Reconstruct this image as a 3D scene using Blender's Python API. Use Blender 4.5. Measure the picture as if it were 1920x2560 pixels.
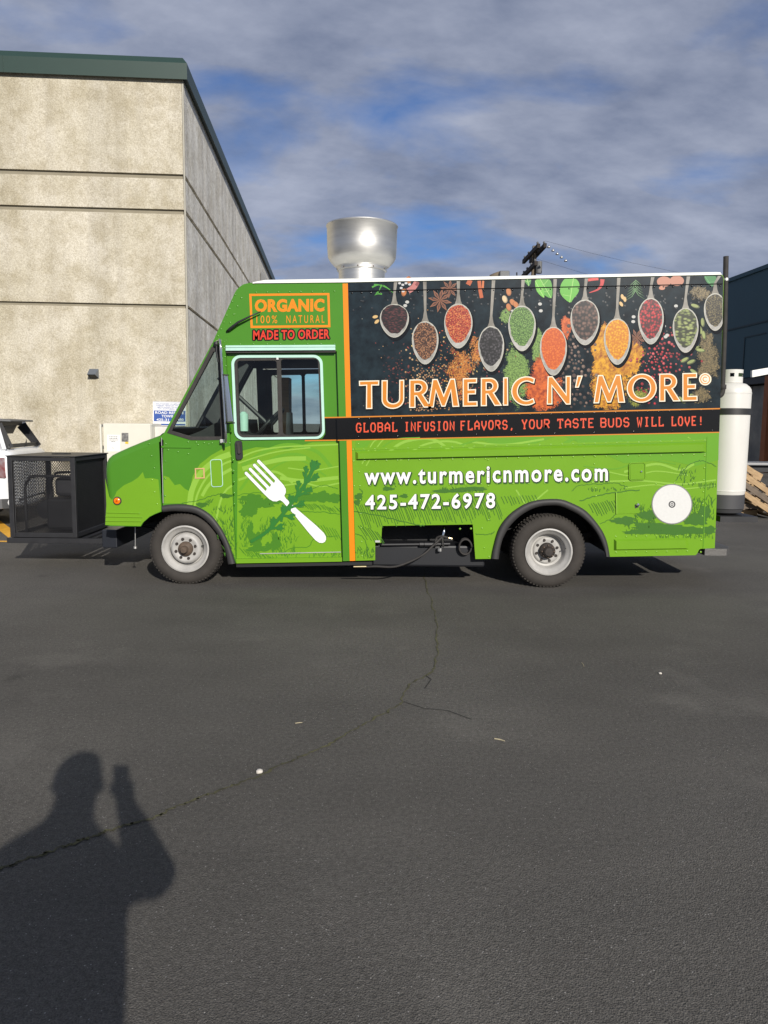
import bpy, bmesh, math, random
from mathutils import Vector, Matrix
from mathutils.geometry import tessellate_polygon
from math import radians, sin, cos, tan, pi, sqrt, atan2

for o in list(bpy.data.objects):
    bpy.data.objects.remove(o)
S = bpy.context.scene
COL = S.collection
rnd = random.Random(7)

# ------------------------------------------------------------------ camera
F, CX, CY = 1900.0, 960.0, 1280.0          # focal length and centre, photo pixels (1920 x 2560)
CAMZ, PITCH, ROLL = 1.57, radians(6.66), radians(0.6)
CM = Matrix.Rotation(pi/2 - PITCH, 3, 'X') @ Matrix.Rotation(ROLL, 3, 'Z')
cd = bpy.data.cameras.new('camera')
cam = bpy.data.objects.new('camera', cd)
COL.objects.link(cam)
cam.location = (0, 0, CAMZ)
cam.rotation_euler = CM.to_euler()
cd.sensor_fit = 'VERTICAL'
cd.sensor_height = 36.0
cd.lens = 36.0*F/2560.0
cd.clip_start = 0.05
cd.clip_end = 3000
S.camera = cam
S.render.engine = 'CYCLES'
S.render.resolution_x, S.render.resolution_y = 768, 1024
S.view_settings.view_transform = 'Standard'
S.view_settings.look = 'None'
S.view_settings.gamma = 1
S.view_settings.use_curve_mapping = False
S.view_settings.exposure = 0.0

def ray(px, py):
    return CM @ Vector(((px-CX)/F, -(py-CY)/F, -1))
def W(px, py, Y):
    d = ray(px, py)
    t = Y/d.y
    return Vector((d.x*t, Y, CAMZ + d.z*t))
def G(px, py, z=0.0):
    d = ray(px, py)
    t = (z-CAMZ)/d.z
    return Vector((d.x*t, d.y*t, z))

# ------------------------------------------------------------------ sun and sky
SUN_EL, SUN_AZ = radians(24.5), radians(19.5)     # azimuth: to the right of straight behind the camera
to_sun = Vector((sin(SUN_AZ)*cos(SUN_EL), -cos(SUN_AZ)*cos(SUN_EL), sin(SUN_EL)))
sl = bpy.data.lights.new('sun', 'SUN')
sl.energy = 5.0
sl.angle = radians(0.5)
sl.color = (1.0, 0.945, 0.86)
so = bpy.data.objects.new('sun', sl)
COL.objects.link(so)
so.location = (10, -20, 15)
so.rotation_euler = to_sun.to_track_quat('Z', 'Y').to_euler()

world = bpy.data.worlds.new('World')
S.world = world
world.use_nodes = True
wn, wl = world.node_tree.nodes, world.node_tree.links
wn.clear()
def wnode(t, **k):
    n = wn.new(t)
    for a, v in k.items(): setattr(n, a, v)
    return n
sky = wnode('ShaderNodeTexSky', sky_type='NISHITA', sun_disc=False)
sky.sun_elevation = SUN_EL
sky.sun_rotation = atan2(to_sun.x, to_sun.y)
sky.air_density = 1.0; sky.dust_density = 0.0; sky.ozone_density = 5.0
tc = wnode('ShaderNodeTexCoord')
sep = wnode('ShaderNodeSeparateXYZ')
wl.new(tc.outputs['Generated'], sep.inputs[0])
zc = wnode('ShaderNodeMath', operation='MAXIMUM'); zc.inputs[1].default_value = 0.0
wl.new(sep.outputs['Z'], zc.inputs[0])
za = wnode('ShaderNodeMath', operation='ADD'); za.inputs[1].default_value = 0.34
wl.new(zc.outputs[0], za.inputs[0])
dx = wnode('ShaderNodeMath', operation='DIVIDE'); dy = wnode('ShaderNodeMath', operation='DIVIDE')
wl.new(sep.outputs['X'], dx.inputs[0]); wl.new(za.outputs[0], dx.inputs[1])
wl.new(sep.outputs['Y'], dy.inputs[0]); wl.new(za.outputs[0], dy.inputs[1])
cmb = wnode('ShaderNodeCombineXYZ')
wl.new(dx.outputs[0], cmb.inputs[0]); wl.new(dy.outputs[0], cmb.inputs[1])
mp = wnode('ShaderNodeMapping')
mp.inputs['Rotation'].default_value = (0, 0, radians(-35))
mp.inputs['Scale'].default_value = (0.85, 1.35, 1)
mp.inputs['Location'].default_value = (3.4, 1.3, 0)
wl.new(cmb.outputs[0], mp.inputs['Vector'])
n1 = wnode('ShaderNodeTexNoise'); n1.inputs['Scale'].default_value = 2.7; n1.inputs['Detail'].default_value = 7; n1.inputs['Roughness'].default_value = 0.52; n1.inputs['Distortion'].default_value = 0.25
n2 = wnode('ShaderNodeTexNoise'); n2.inputs['Scale'].default_value = 4.6; n2.inputs['Detail'].default_value = 6; n2.inputs['Roughness'].default_value = 0.58
wl.new(mp.outputs[0], n1.inputs['Vector']); wl.new(mp.outputs[0], n2.inputs['Vector'])
cr = wnode('ShaderNodeValToRGB')
cr.color_ramp.elements[0].position = 0.29; cr.color_ramp.elements[0].color = (0, 0, 0, 1)
cr.color_ramp.elements[1].position = 0.485; cr.color_ramp.elements[1].color = (1, 1, 1, 1)
wl.new(n1.outputs['Fac'], cr.inputs[0])
cc = wnode('ShaderNodeValToRGB')
cc.color_ramp.elements[0].position = 0.33; cc.color_ramp.elements[0].color = (1.95, 2.30, 3.30, 1)
cc.color_ramp.elements[1].position = 0.70; cc.color_ramp.elements[1].color = (4.1, 4.45, 5.5, 1)
wl.new(n2.outputs['Fac'], cc.inputs[0])
mixw = wnode('ShaderNodeMix', data_type='RGBA')
cf = wnode('ShaderNodeMath', operation='MULTIPLY'); cf.inputs[1].default_value = 0.93
wl.new(cr.outputs['Color'], cf.inputs[0])
wl.new(cf.outputs[0], mixw.inputs[0])
tint = wnode('ShaderNodeMix', data_type='RGBA', blend_type='MULTIPLY'); tint.inputs[0].default_value = 1.0; tint.inputs[7].default_value = (0.55, 0.72, 0.95, 1)
wl.new(sky.outputs[0], tint.inputs[6])
wl.new(tint.outputs[2], mixw.inputs[6])
wl.new(cc.outputs['Color'], mixw.inputs[7])
bg = wnode('ShaderNodeBackground'); bg.inputs['Strength'].default_value = 0.1
wl.new(mixw.outputs[2], bg.inputs['Color'])
wo = wnode('ShaderNodeOutputWorld')
wl.new(bg.outputs[0], wo.inputs['Surface'])

# ------------------------------------------------------------------ materials
MATS = {}
def mat(name, col, rough=0.6, metal=0.0, var=0.0, vscale=6.0, bump=0.0, bscale=60.0, spec=0.5, col2=None, coat=0.0, stretch=None, bdist=0.01):
    if name in MATS: return MATS[name]
    m = bpy.data.materials.new(name); MATS[name] = m
    m.use_nodes = True
    nt = m.node_tree; N, L = nt.nodes, nt.links
    b = N['Principled BSDF']
    b.inputs['Base Color'].default_value = (*col, 1)
    b.inputs['Roughness'].default_value = rough
    b.inputs['Metallic'].default_value = metal
    b.inputs['Specular IOR Level'].default_value = spec
    if coat: b.inputs['Coat Weight'].default_value = coat; b.inputs['Coat Roughness'].default_value = 0.08
    t = N.new('ShaderNodeTexCoord'); vec = t.outputs['Object']
    if stretch:
        mpn = N.new('ShaderNodeMapping'); mpn.inputs['Scale'].default_value = stretch
        L.new(vec, mpn.inputs['Vector']); vec = mpn.outputs[0]
    if var or col2:
        n = N.new('ShaderNodeTexNoise'); n.inputs['Scale'].default_value = vscale; n.inputs['Detail'].default_value = 8; n.inputs['Roughness'].default_value = 0.62
        L.new(vec, n.inputs['Vector'])
        r = N.new('ShaderNodeValToRGB')
        c2 = col2 or tuple(min(1, c*(1+var)) for c in col); c1 = col if col2 else tuple(c*(1-var) for c in col)
        r.color_ramp.elements[0].position = 0.3; r.color_ramp.elements[0].color = (*c1, 1)
        r.color_ramp.elements[1].position = 0.7; r.color_ramp.elements[1].color = (*c2, 1)
        L.new(n.outputs['Fac'], r.inputs[0]); L.new(r.outputs[0], b.inputs['Base Color'])
    if bump:
        n = N.new('ShaderNodeTexNoise'); n.inputs['Scale'].default_value = bscale; n.inputs['Detail'].default_value = 4
        L.new(vec, n.inputs['Vector'])
        bp = N.new('ShaderNodeBump'); bp.inputs['Strength'].default_value = bump; bp.inputs['Distance'].default_value = bdist
        L.new(n.outputs['Fac'], bp.inputs['Height']); L.new(bp.outputs[0], b.inputs['Normal'])
    return m

def srgb(r, g, b):
    f = lambda c: c/12.92 if c <= 0.04045 else ((c+0.055)/1.055)**2.4
    return (f(r/255), f(g/255), f(b/255))

# asphalt with wear, dust and stains
def asphalt():
    m = bpy.data.materials.new('asphalt'); m.use_nodes = True
    N, L = m.node_tree.nodes, m.node_tree.links
    b = N['Principled BSDF']; b.inputs['Roughness'].default_value = 0.88; b.inputs['Specular IOR Level'].default_value = 0.2
    t = N.new('ShaderNodeTexCoord'); v = t.outputs['Object']
    def noise(s, d=6, r=0.6, vec=v):
        n = N.new('ShaderNodeTexNoise'); n.inputs['Scale'].default_value = s; n.inputs['Detail'].default_value = d; n.inputs['Roughness'].default_value = r
        L.new(vec, n.inputs['Vector']); return n.outputs['Fac']
    def ramp(f, p0, c0, p1, c1):
        r = N.new('ShaderNodeValToRGB'); e = r.color_ramp.elements
        e[0].position = p0; e[0].color = (*c0, 1); e[1].position = p1; e[1].color = (*c1, 1)
        L.new(f, r.inputs[0]); return r.outputs[0]
    def mixc(f, a, bb, mode='MIX'):
        x = N.new('ShaderNodeMix'); x.data_type = 'RGBA'; x.blend_type = mode
        if isinstance(f, float): x.inputs[0].default_value = f
        else: L.new(f, x.inputs[0])
        for sck, val in ((6, a), (7, bb)):
            if isinstance(val, tuple): x.inputs[sck].default_value = (*val, 1)
            else: L.new(val, x.inputs[sck])
        return x.outputs[2]
    base = ramp(noise(0.35, 8, 0.6), 0.32, (0.074, 0.070, 0.064), 0.70, (0.122, 0.116, 0.105))
    # tyre-swept streaks along the lane
    mpn = N.new('ShaderNodeMapping'); mpn.inputs['Scale'].default_value = (0.45, 1.3, 1); mpn.inputs['Rotation'].default_value = (0, 0, radians(8)); L.new(v, mpn.inputs['Vector'])
    streak = ramp(noise(1.4, 6, 0.6, mpn.outputs[0]), 0.35, (0.94, 0.94, 0.945), 0.68, (1.07, 1.065, 1.06))
    c = mixc(1.0, base, streak, 'MULTIPLY')
    grain = ramp(noise(170, 4, 0.8), 0.34, (0.5, 0.5, 0.5), 0.68, (1.6, 1.58, 1.55))
    c = mixc(1.0, c, grain, 'MULTIPLY')
    vo = N.new('ShaderNodeTexVoronoi'); vo.inputs['Scale'].default_value = 150; L.new(v, vo.inputs['Vector'])
    wnz = N.new('ShaderNodeTexWhiteNoise'); L.new(vo.outputs['Position'], wnz.inputs['Vector'])
    spk = N.new('ShaderNodeMath'); spk.operation = 'GREATER_THAN'; spk.inputs[1].default_value = 0.982; L.new(wnz.outputs['Value'], spk.inputs[0])
    near = N.new('ShaderNodeMath'); near.operation = 'LESS_THAN'; near.inputs[1].default_value = 0.36; L.new(vo.outputs['Distance'], near.inputs[0])
    sm = N.new('ShaderNodeMath'); sm.operation = 'MULTIPLY'; L.new(spk.outputs[0], sm.inputs[0]); L.new(near.outputs[0], sm.inputs[1])
    c = mixc(sm.outputs[0], c, (0.26, 0.25, 0.235))
    c = mixc(1.0, c, ramp(noise(48, 3, 0.7), 0.34, (0.80, 0.80, 0.80), 0.66, (1.2, 1.2, 1.2)), 'MULTIPLY')
    dust = ramp(noise(0.75, 7, 0.66), 0.56, (0, 0, 0), 0.74, (0.42, 0.42, 0.42))
    c = mixc(dust, c, (0.205, 0.192, 0.170))
    oil = ramp(noise(1.9, 3, 0.45), 0.70, (0, 0, 0), 0.78, (0.55, 0.55, 0.55))
    c = mixc(oil, c, (0.035, 0.033, 0.031))
    L.new(c, b.inputs['Base Color'])
    h = N.new('ShaderNodeMath'); h.operation = 'ADD'
    L.new(noise(120, 4, 0.75), h.inputs[0])
    vo2 = N.new('ShaderNodeTexVoronoi'); vo2.inputs['Scale'].default_value = 190; L.new(v, vo2.inputs['Vector']); L.new(vo2.outputs['Distance'], h.inputs[1])
    bp = N.new('ShaderNodeBump'); bp.inputs['Strength'].default_value = 0.6; bp.inputs['Distance'].default_value = 0.005
    L.new(h.outputs[0], bp.inputs['Height']); L.new(bp.outputs[0], b.inputs['Normal'])
    return m
M_ASPH = asphalt()

def concrete(name, c_lo, c_hi, stain, grain_s, streaks):
    m = bpy.data.materials.new(name); m.use_nodes = True
    N, L = m.node_tree.nodes, m.node_tree.links
    b = N['Principled BSDF']; b.inputs['Roughness'].default_value = 0.9; b.inputs['Specular IOR Level'].default_value = 0.2
    t = N.new('ShaderNodeTexCoord'); v = t.outputs['Object']
    def noise(s, d=6, r=0.6, vec=v):
        n = N.new('ShaderNodeTexNoise'); n.inputs['Scale'].default_value = s; n.inputs['Detail'].default_value = d; n.inputs['Roughness'].default_value = r
        L.new(vec, n.inputs['Vector']); return n.outputs['Fac']
    def ramp(f, p0, c0, p1, c1):
        r = N.new('ShaderNodeValToRGB'); e = r.color_ramp.elements
        e[0].position = p0; e[0].color = (*c0, 1); e[1].position = p1; e[1].color = (*c1, 1)
        L.new(f, r.inputs[0]); return r.outputs[0]
    def mul(a, bb, f=1.0):
        x = N.new('ShaderNodeMix'); x.data_type = 'RGBA'; x.blend_type = 'MULTIPLY'; x.inputs[0].default_value = f
        L.new(a, x.inputs[6]); L.new(bb, x.inputs[7]); return x.outputs[2]
    c = ramp(noise(0.8, 9, 0.65), 0.33, c_lo, 0.66, c_hi)
    c = mul(c, ramp(noise(2.3, 9, 0.72), 0.40, stain, 0.58, (1.04, 1.04, 1.04)))
    mpn = N.new('ShaderNodeMapping'); mpn.inputs['Scale'].default_value = (2.2, 2.2, 0.14); L.new(v, mpn.inputs['Vector'])
    c = mul(c, ramp(noise(1.3, 7, 0.62, mpn.outputs[0]), 0.36, (0.74, 0.74, 0.75), 0.58, (1.04, 1.04, 1.03)), streaks)
    c = mul(c, ramp(noise(grain_s, 3, 0.75), 0.34, (0.76, 0.74, 0.71), 0.64, (1.14, 1.14, 1.14)))
    L.new(c, b.inputs['Base Color'])
    bp = N.new('ShaderNodeBump'); bp.inputs['Strength'].default_value = 0.5; bp.inputs['Distance'].default_value = 0.012
    L.new(noise(grain_s, 4, 0.7), bp.inputs['Height']); L.new(bp.outputs[0], b.inputs['Normal'])
    return m
M_WALL = concrete('exposed_aggregate', srgb(180, 173, 154), srgb(200, 194, 180), srgb(234, 231, 223), 40, 0.4)
M_WALL2 = concrete('plain_concrete', srgb(222, 219, 210), srgb(240, 237, 229), srgb(236, 233, 227), 16, 0.8)
M_REVEAL = mat('reveal_concrete', srgb(136, 129, 112), 0.9, var=0.12, vscale=3)

GREEN_D = srgb(72, 128, 36)
GREEN_L = srgb(108, 154, 36)
GREEN_LL = srgb(133, 176, 64)
GREEN_S = srgb(92, 160, 40)
M_GD = mat('vinyl_dark_green', GREEN_D, 0.22, var=0.05, vscale=2.0, spec=0.45, bump=0.05, bscale=3.0, bdist=0.02)
M_GL = mat('vinyl_lime_green', GREEN_L, 0.22, var=0.05, vscale=2.0, spec=0.45, bump=0.05, bscale=3.0, bdist=0.02)
M_GLL = mat('vinyl_pale_lime', GREEN_LL, 0.25)
M_GM = mat('vinyl_mid_green', srgb(97, 151, 38), 0.25)
M_GS = mat('vinyl_shadow_green', srgb(68, 120, 34), 0.25)
M_GI = mat('vinyl_ink_green', srgb(60, 105, 34), 0.3)
M_HERB = mat('vinyl_herb_green', srgb(46, 112, 44), 0.3)
M_ORANGE = mat('vinyl_orange', srgb(226, 130, 24), 0.25)
M_ORANGE2 = mat('vinyl_amber', srgb(200, 124, 34), 0.3)
M_BLACKV = mat('vinyl_black', srgb(14, 13, 13), 0.18)
M_SLATE = mat('vinyl_slate', srgb(12, 18, 22), 0.22, col2=srgb(34, 47, 53), vscale=9.0, spec=0.4)
M_RED = mat('vinyl_red', srgb(206, 58, 36), 0.3)
M_CORAL = mat('vinyl_coral', srgb(212, 80, 50), 0.3)
M_WHITEV = mat('vinyl_white', srgb(226, 226, 224), 0.3)
M_CREAM = mat('vinyl_cream', srgb(228, 218, 196), 0.3)
M_GREYV = mat('vinyl_grey', srgb(120, 120, 118), 0.4)
M_WHITE = mat('white_paint', srgb(236, 236, 228), 0.35, var=0.04, vscale=4)
M_TANKW = mat('tank_white', srgb(208, 206, 200), 0.42, var=0.05, vscale=3, stretch=(1, 1, 0.4))
M_BLACK = mat('black_steel', (0.016, 0.016, 0.018), 0.5, var=0.3, vscale=8)
M_CAGE = mat('cage_black_paint', (0.020, 0.020, 0.022), 0.45, var=0.25, vscale=10)
M_UNDER = mat('underbody_black', (0.010, 0.010, 0.011), 0.7)
M_RUBBER = mat('rubber', (0.030, 0.027, 0.025), 0.75, var=0.3, vscale=14)
M_TYRE = mat('tyre_rubber', srgb(52, 48, 44), 0.85, var=0.22, vscale=7, bump=0.2, bscale=40)
M_FLARE = mat('flare_rubber', srgb(50, 49, 49), 0.6, var=0.15, vscale=6)
M_RIM = mat('rim_paint', srgb(166, 164, 160), 0.5, var=0.14, vscale=11, col2=None)
M_HUB = mat('hub_rust', srgb(84, 70, 58), 0.7, var=0.35, vscale=25)
M_HUBD = mat('hub_dark', srgb(48, 42, 38), 0.7, var=0.35, vscale=25)
M_ALU = mat('spun_aluminium', (0.66, 0.65, 0.62), 0.46, 1.0, var=0.07, vscale=5, stretch=(1, 1, 6), bump=0.05, bscale=16)
M_CHROME = mat('chrome', (0.75, 0.75, 0.75), 0.12, 1.0)
M_BRASS = mat('brass', (0.6, 0.5, 0.3), 0.3, 1.0)
M_MINT = mat('window_trim', srgb(176, 214, 200), 0.4, var=0.06, vscale=12)
M_COPING = mat('coping_green', srgb(36, 58, 51), 0.45, var=0.06, vscale=1.5)
M_TEAL = mat('teal_siding', srgb(38, 72, 84), 0.6, var=0.08, vscale=0.8)
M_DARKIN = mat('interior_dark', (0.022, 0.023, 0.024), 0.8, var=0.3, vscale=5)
M_INGREY = mat('interior_grey', (0.13, 0.13, 0.125), 0.7, var=0.2, vscale=5)
M_WOOD = mat('pallet_wood', srgb(136, 112, 84), 0.85, col2=srgb(186, 158, 120), vscale=5, stretch=(1, 6, 6))
M_WOODD = mat('weathered_wood', srgb(84, 74, 66), 0.9, col2=srgb(122, 110, 96), vscale=6, stretch=(1, 5, 5))
M_POLE = mat('pole_wood', srgb(112, 100, 84), 0.9, var=0.2, vscale=6)
M_POLED = mat('crossarm_wood', srgb(52, 46, 42), 0.9, var=0.2, vscale=6)
M_YELLOW = mat('yellow_line_paint', srgb(222, 164, 44), 0.75, var=0.18, vscale=12)
M_FRIDGE = mat('fridge_enamel', srgb(212, 209, 196), 0.4, var=0.03, vscale=4)
M_PAPER = mat('paper', srgb(238, 238, 236), 0.8)
M_INK = mat('ink', srgb(40, 40, 44), 0.8)
M_BLUE = mat('sign_blue', srgb(44, 78, 150), 0.5)
M_CAR = mat('car_white', srgb(226, 228, 230), 0.25, coat=0.6)
M_AMBER = mat('amber_lens', srgb(240, 120, 10), 0.2)
M_REDL = mat('red_lens', srgb(150, 24, 20), 0.15, coat=0.5)
M_GREYP = mat('grey_plastic', srgb(96, 97, 98), 0.6)
M_RUST = mat('rust_brown_post', srgb(142, 84, 48), 0.7, var=0.15, vscale=4)
M_DOORD = mat('stained_steel', srgb(84, 84, 84), 0.5, col2=srgb(142, 138, 128), vscale=1.2)
M_MOSS = mat('crack_moss', srgb(44, 43, 34), 0.95, col2=srgb(100, 98, 66), vscale=14)
M_SKIN = mat('skin', srgb(178, 132, 104), 0.55)
M_CLOTH = mat('navy_cloth', srgb(42, 46, 60), 0.9, var=0.15, vscale=14)
M_TROUS = mat('dark_trousers', srgb(44, 42, 42), 0.9, var=0.12, vscale=14)
M_HAIR = mat('hair', srgb(28, 24, 22), 0.6)
M_STONE = mat('pebble_stone', srgb(196, 190, 180), 0.9, var=0.15, vscale=60)
M_PLATE = mat('tread_plate', (0.14, 0.135, 0.13), 0.55, 0.6, bump=0.22, bscale=45)

def glass(name, tint, alpha_mix):
    m = bpy.data.materials.new(name); m.use_nodes = True; MATS[name] = m
    N, L = m.node_tree.nodes, m.node_tree.links
    N.remove(N['Principled BSDF'])
    tr = N.new('ShaderNodeBsdfTransparent'); tr.inputs[0].default_value = (*tint, 1)
    gl = N.new('ShaderNodeBsdfGlossy'); gl.inputs['Roughness'].default_value = 0.02; gl.inputs['Color'].default_value = (0.9, 0.9, 0.9, 1)
    fr = N.new('ShaderNodeFresnel'); fr.inputs['IOR'].default_value = 1.5
    mx = N.new('ShaderNodeMixShader')
    L.new(fr.outputs[0], mx.inputs[0]); L.new(tr.outputs[0], mx.inputs[1]); L.new(gl.outputs[0], mx.inputs[2])
    L.new(mx.outputs[0], N['Material Output'].inputs['Surface'])
    return m
M_GLASS = glass('tinted_glass', (0.84, 0.93, 0.88), 0.0)
M_CARGLASS = glass('car_glass', (0.20, 0.21, 0.21), 0.0)

def colattr():
    m = bpy.data.materials.new('printed_spices'); m.use_nodes = True
    N, L = m.node_tree.nodes, m.node_tree.links
    b = N['Principled BSDF']; b.inputs['Roughness'].default_value = 0.3
    a = N.new('ShaderNodeAttribute'); a.attribute_name = 'Col'
    L.new(a.outputs['Color'], b.inputs['Base Color'])
    return m
M_PRINT = colattr()

def seeds(name, c1, c2, dark, scale, stretch=(1, 1, 1), rot=0.0):
    m = bpy.data.materials.new(name); m.use_nodes = True
    N, L = m.node_tree.nodes, m.node_tree.links
    b = N['Principled BSDF']; b.inputs['Roughness'].default_value = 0.3
    t = N.new('ShaderNodeTexCoord')
    mpn = N.new('ShaderNodeMapping'); mpn.inputs['Scale'].default_value = stretch; mpn.inputs['Rotation'].default_value = (0, rot, 0); L.new(t.outputs['Object'], mpn.inputs['Vector'])
    vo = N.new('ShaderNodeTexVoronoi'); vo.inputs['Scale'].default_value = scale; L.new(mpn.outputs[0], vo.inputs['Vector'])
    wnz = N.new('ShaderNodeTexWhiteNoise'); L.new(vo.outputs['Position'], wnz.inputs['Vector'])
    x = N.new('ShaderNodeMix'); x.data_type = 'RGBA'; x.inputs[6].default_value = (*c1, 1); x.inputs[7].default_value = (*c2, 1); L.new(wnz.outputs['Value'], x.inputs[0])
    r = N.new('ShaderNodeValToRGB'); e = r.color_ramp.elements
    e[0].position = 0.25; e[0].color = (0, 0, 0, 1); e[1].position = 0.62; e[1].color = (1, 1, 1, 1); L.new(vo.outputs['Distance'], r.inputs[0])
    y = N.new('ShaderNodeMix'); y.data_type = 'RGBA'; L.new(r.outputs[0], y.inputs[0]); L.new(x.outputs[2], y.inputs[6]); y.inputs[7].default_value = (*dark, 1)
    L.new(y.outputs[2], b.inputs['Base Color'])
    return m

def powder(name, c1, c2, scale, cut):
    """printed powder heap with ragged, grainy edges: solid in the middle of its UV square, scattering outwards"""
    m = bpy.data.materials.new(name); m.use_nodes = True
    N, L = m.node_tree.nodes, m.node_tree.links
    b = N['Principled BSDF']; b.inputs['Roughness'].default_value = 0.3
    t = N.new('ShaderNodeTexCoord')
    n = N.new('ShaderNodeTexNoise'); n.inputs['Scale'].default_value = scale; n.inputs['Detail'].default_value = 6; n.inputs['Roughness'].default_value = 0.7; L.new(t.outputs['Object'], n.inputs['Vector'])
    r = N.new('ShaderNodeValToRGB'); e = r.color_ramp.elements
    e[0].position = 0.38; e[0].color = (*[v*.6 for v in c1], 1); e[1].position = 0.60; e[1].color = (*c2, 1); L.new(n.outputs['Fac'], r.inputs[0]); L.new(r.outputs[0], b.inputs['Base Color'])
    a = N.new('ShaderNodeAttribute'); a.attribute_name = 'Edge'
    n2 = N.new('ShaderNodeTexNoise'); n2.inputs['Scale'].default_value = 85; n2.inputs['Detail'].default_value = 3; n2.inputs['Roughness'].default_value = 0.8; L.new(t.outputs['Object'], n2.inputs['Vector'])
    n3 = N.new('ShaderNodeTexNoise'); n3.inputs['Scale'].default_value = 9; n3.inputs['Detail'].default_value = 4; L.new(t.outputs['Object'], n3.inputs['Vector'])
    s1 = N.new('ShaderNodeMath'); s1.operation = 'MULTIPLY_ADD'; s1.inputs[1].default_value = 1.1; L.new(n2.outputs['Fac'], s1.inputs[0]); L.new(a.outputs['Fac'], s1.inputs[2])
    s2 = N.new('ShaderNodeMath'); s2.operation = 'MULTIPLY_ADD'; s2.inputs[1].default_value = 1.0; L.new(n3.outputs['Fac'], s2.inputs[0]); L.new(s1.outputs[0], s2.inputs[2])
    g = N.new('ShaderNodeMath'); g.operation = 'GREATER_THAN'; g.inputs[1].default_value = cut; L.new(s2.outputs[0], g.inputs[0])
    L.new(g.outputs[0], b.inputs['Alpha'])
    return m

# ------------------------------------------------------------------ building helpers
def root_loc(o):
    while o.parent: o = o.parent
    return Vector(o.location)
def link(name, me, m, parent=None, smooth=False, sub=True):
    o = bpy.data.objects.new(name, me)
    COL.objects.link(o)
    if m is not None: me.materials.append(m)
    if parent is not None:
        o.parent = parent
        if sub: me.transform(Matrix.Translation(-root_loc(parent)))
    if smooth:
        for p in me.polygons: p.use_smooth = True
    return o
def thing(name, label, cat, loc=(0, 0, 0), group=None):
    o = bpy.data.objects.new(name, None); COL.objects.link(o)
    o.location = loc; o.empty_display_size = 0.2
    o['label'] = label; o['category'] = cat
    if group: o['group'] = group
    return o
def tag(o, label, cat, group=None):
    o['label'] = label; o['category'] = cat
    if group: o['group'] = group
    return o
def struct(o):
    o['kind'] = 'structure'; return o
def stuff(o):
    o['kind'] = 'stuff'; return o
def rebase(o, base):
    """put a one-mesh thing's origin at its base"""
    o.data.transform(Matrix.Translation(-Vector(base))); o.location = base
    return o

class MB:
    def __init__(s): s.v, s.f = [], []
    def add(s, vs, fs):
        k = len(s.v); s.v += [tuple(p) for p in vs]; s.f += [tuple(i+k for i in f) for f in fs]; return s
    def box(s, a, b):
        x0, y0, z0 = (min(a[i], b[i]) for i in range(3)); x1, y1, z1 = (max(a[i], b[i]) for i in range(3))
        return s.add([(x0,y0,z0),(x1,y0,z0),(x1,y1,z0),(x0,y1,z0),(x0,y0,z1),(x1,y0,z1),(x1,y1,z1),(x0,y1,z1)],
                     [(0,3,2,1),(4,5,6,7),(0,1,5,4),(1,2,6,5),(2,3,7,6),(3,0,4,7)])
    def bar(s, p, q, w, h=None, up=(0, 0, 1)):
        p, q = Vector(p), Vector(q); d = (q-p).normalized(); u = Vector(up)
        if abs(d.dot(u)) > 0.95: u = Vector((1, 0, 0))
        a = d.cross(u).normalized()*w/2; b = a.cross(d).normalized()*(h or w)/2
        return s.add([p-a-b, p+a-b, p+a+b, p-a+b, q-a-b, q+a-b, q+a+b, q-a+b],
                     [(3,2,1,0),(4,5,6,7),(0,1,5,4),(1,2,6,5),(2,3,7,6),(3,0,4,7)])
    def tube(s, pts, r, n=10, caps=True):
        pts = [Vector(p) for p in pts]; rs = r if isinstance(r, (list, tuple)) else [r]*len(pts)
        rings = []; prev = None
        for i, p in enumerate(pts):
            d = (pts[min(i+1, len(pts)-1)] - pts[max(i-1, 0)]).normalized()
            if prev is None:
                u = Vector((0, 0, 1)) if abs(d.z) < 0.9 else Vector((1, 0, 0))
                a = d.cross(u).normalized()
            else:
                a = (prev - d*prev.dot(d)).normalized()
            prev = a; b = d.cross(a)
            rings.append([p + (a*cos(2*pi*k/n) + b*sin(2*pi*k/n))*rs[i] for k in range(n)])
        vs = [q for rg in rings for q in rg]; fs = []
        for i in range(len(pts)-1):
            for k in range(n):
                fs.append((i*n+k, i*n+(k+1) % n, (i+1)*n+(k+1) % n, (i+1)*n+k))
        if caps:
            fs.append(tuple(range(n-1, -1, -1))); fs.append(tuple((len(pts)-1)*n+k for k in range(n)))
        return s.add(vs, fs)
    def lathe(s, prof, c, axis='Y', n=48):
        """prof: (radius, distance along the axis)"""
        c = Vector(c); vs, fs = [], []
        for r, t in prof:
            for k in range(n):
                a = 2*pi*k/n
                if axis == 'Y': vs.append(c + Vector((r*cos(a), t, r*sin(a))))
                elif axis == 'Z': vs.append(c + Vector((r*cos(a), r*sin(a), t)))
                else: vs.append(c + Vector((t, r*cos(a), r*sin(a))))
        for i in range(len(prof)-1):
            for k in range(n):
                fs.append((i*n+k, i*n+(k+1) % n, (i+1)*n+(k+1) % n, (i+1)*n+k))
        return s.add(vs, fs)
    def quad(s, a, b, c, d): return s.add([a, b, c, d], [(0, 1, 2, 3)])
    def build(s, name, m, parent=None, smooth=False, bevel=0.0, auto=None):
        me = bpy.data.meshes.new(name); me.from_pydata(s.v, [], s.f); me.update()
        bm = bmesh.new(); bm.from_mesh(me); bmesh.ops.recalc_face_normals(bm, faces=bm.faces); bm.to_mesh(me); bm.free()
        o = link(name, me, m, parent, smooth or auto is not None)
        if auto is not None: me.set_sharp_from_angle(angle=radians(auto))
        if bevel:
            md = o.modifiers.new('bevel', 'BEVEL'); md.width = bevel; md.segments = 2; md.limit_method = 'ANGLE'; md.angle_limit = radians(40)
        return o

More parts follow.
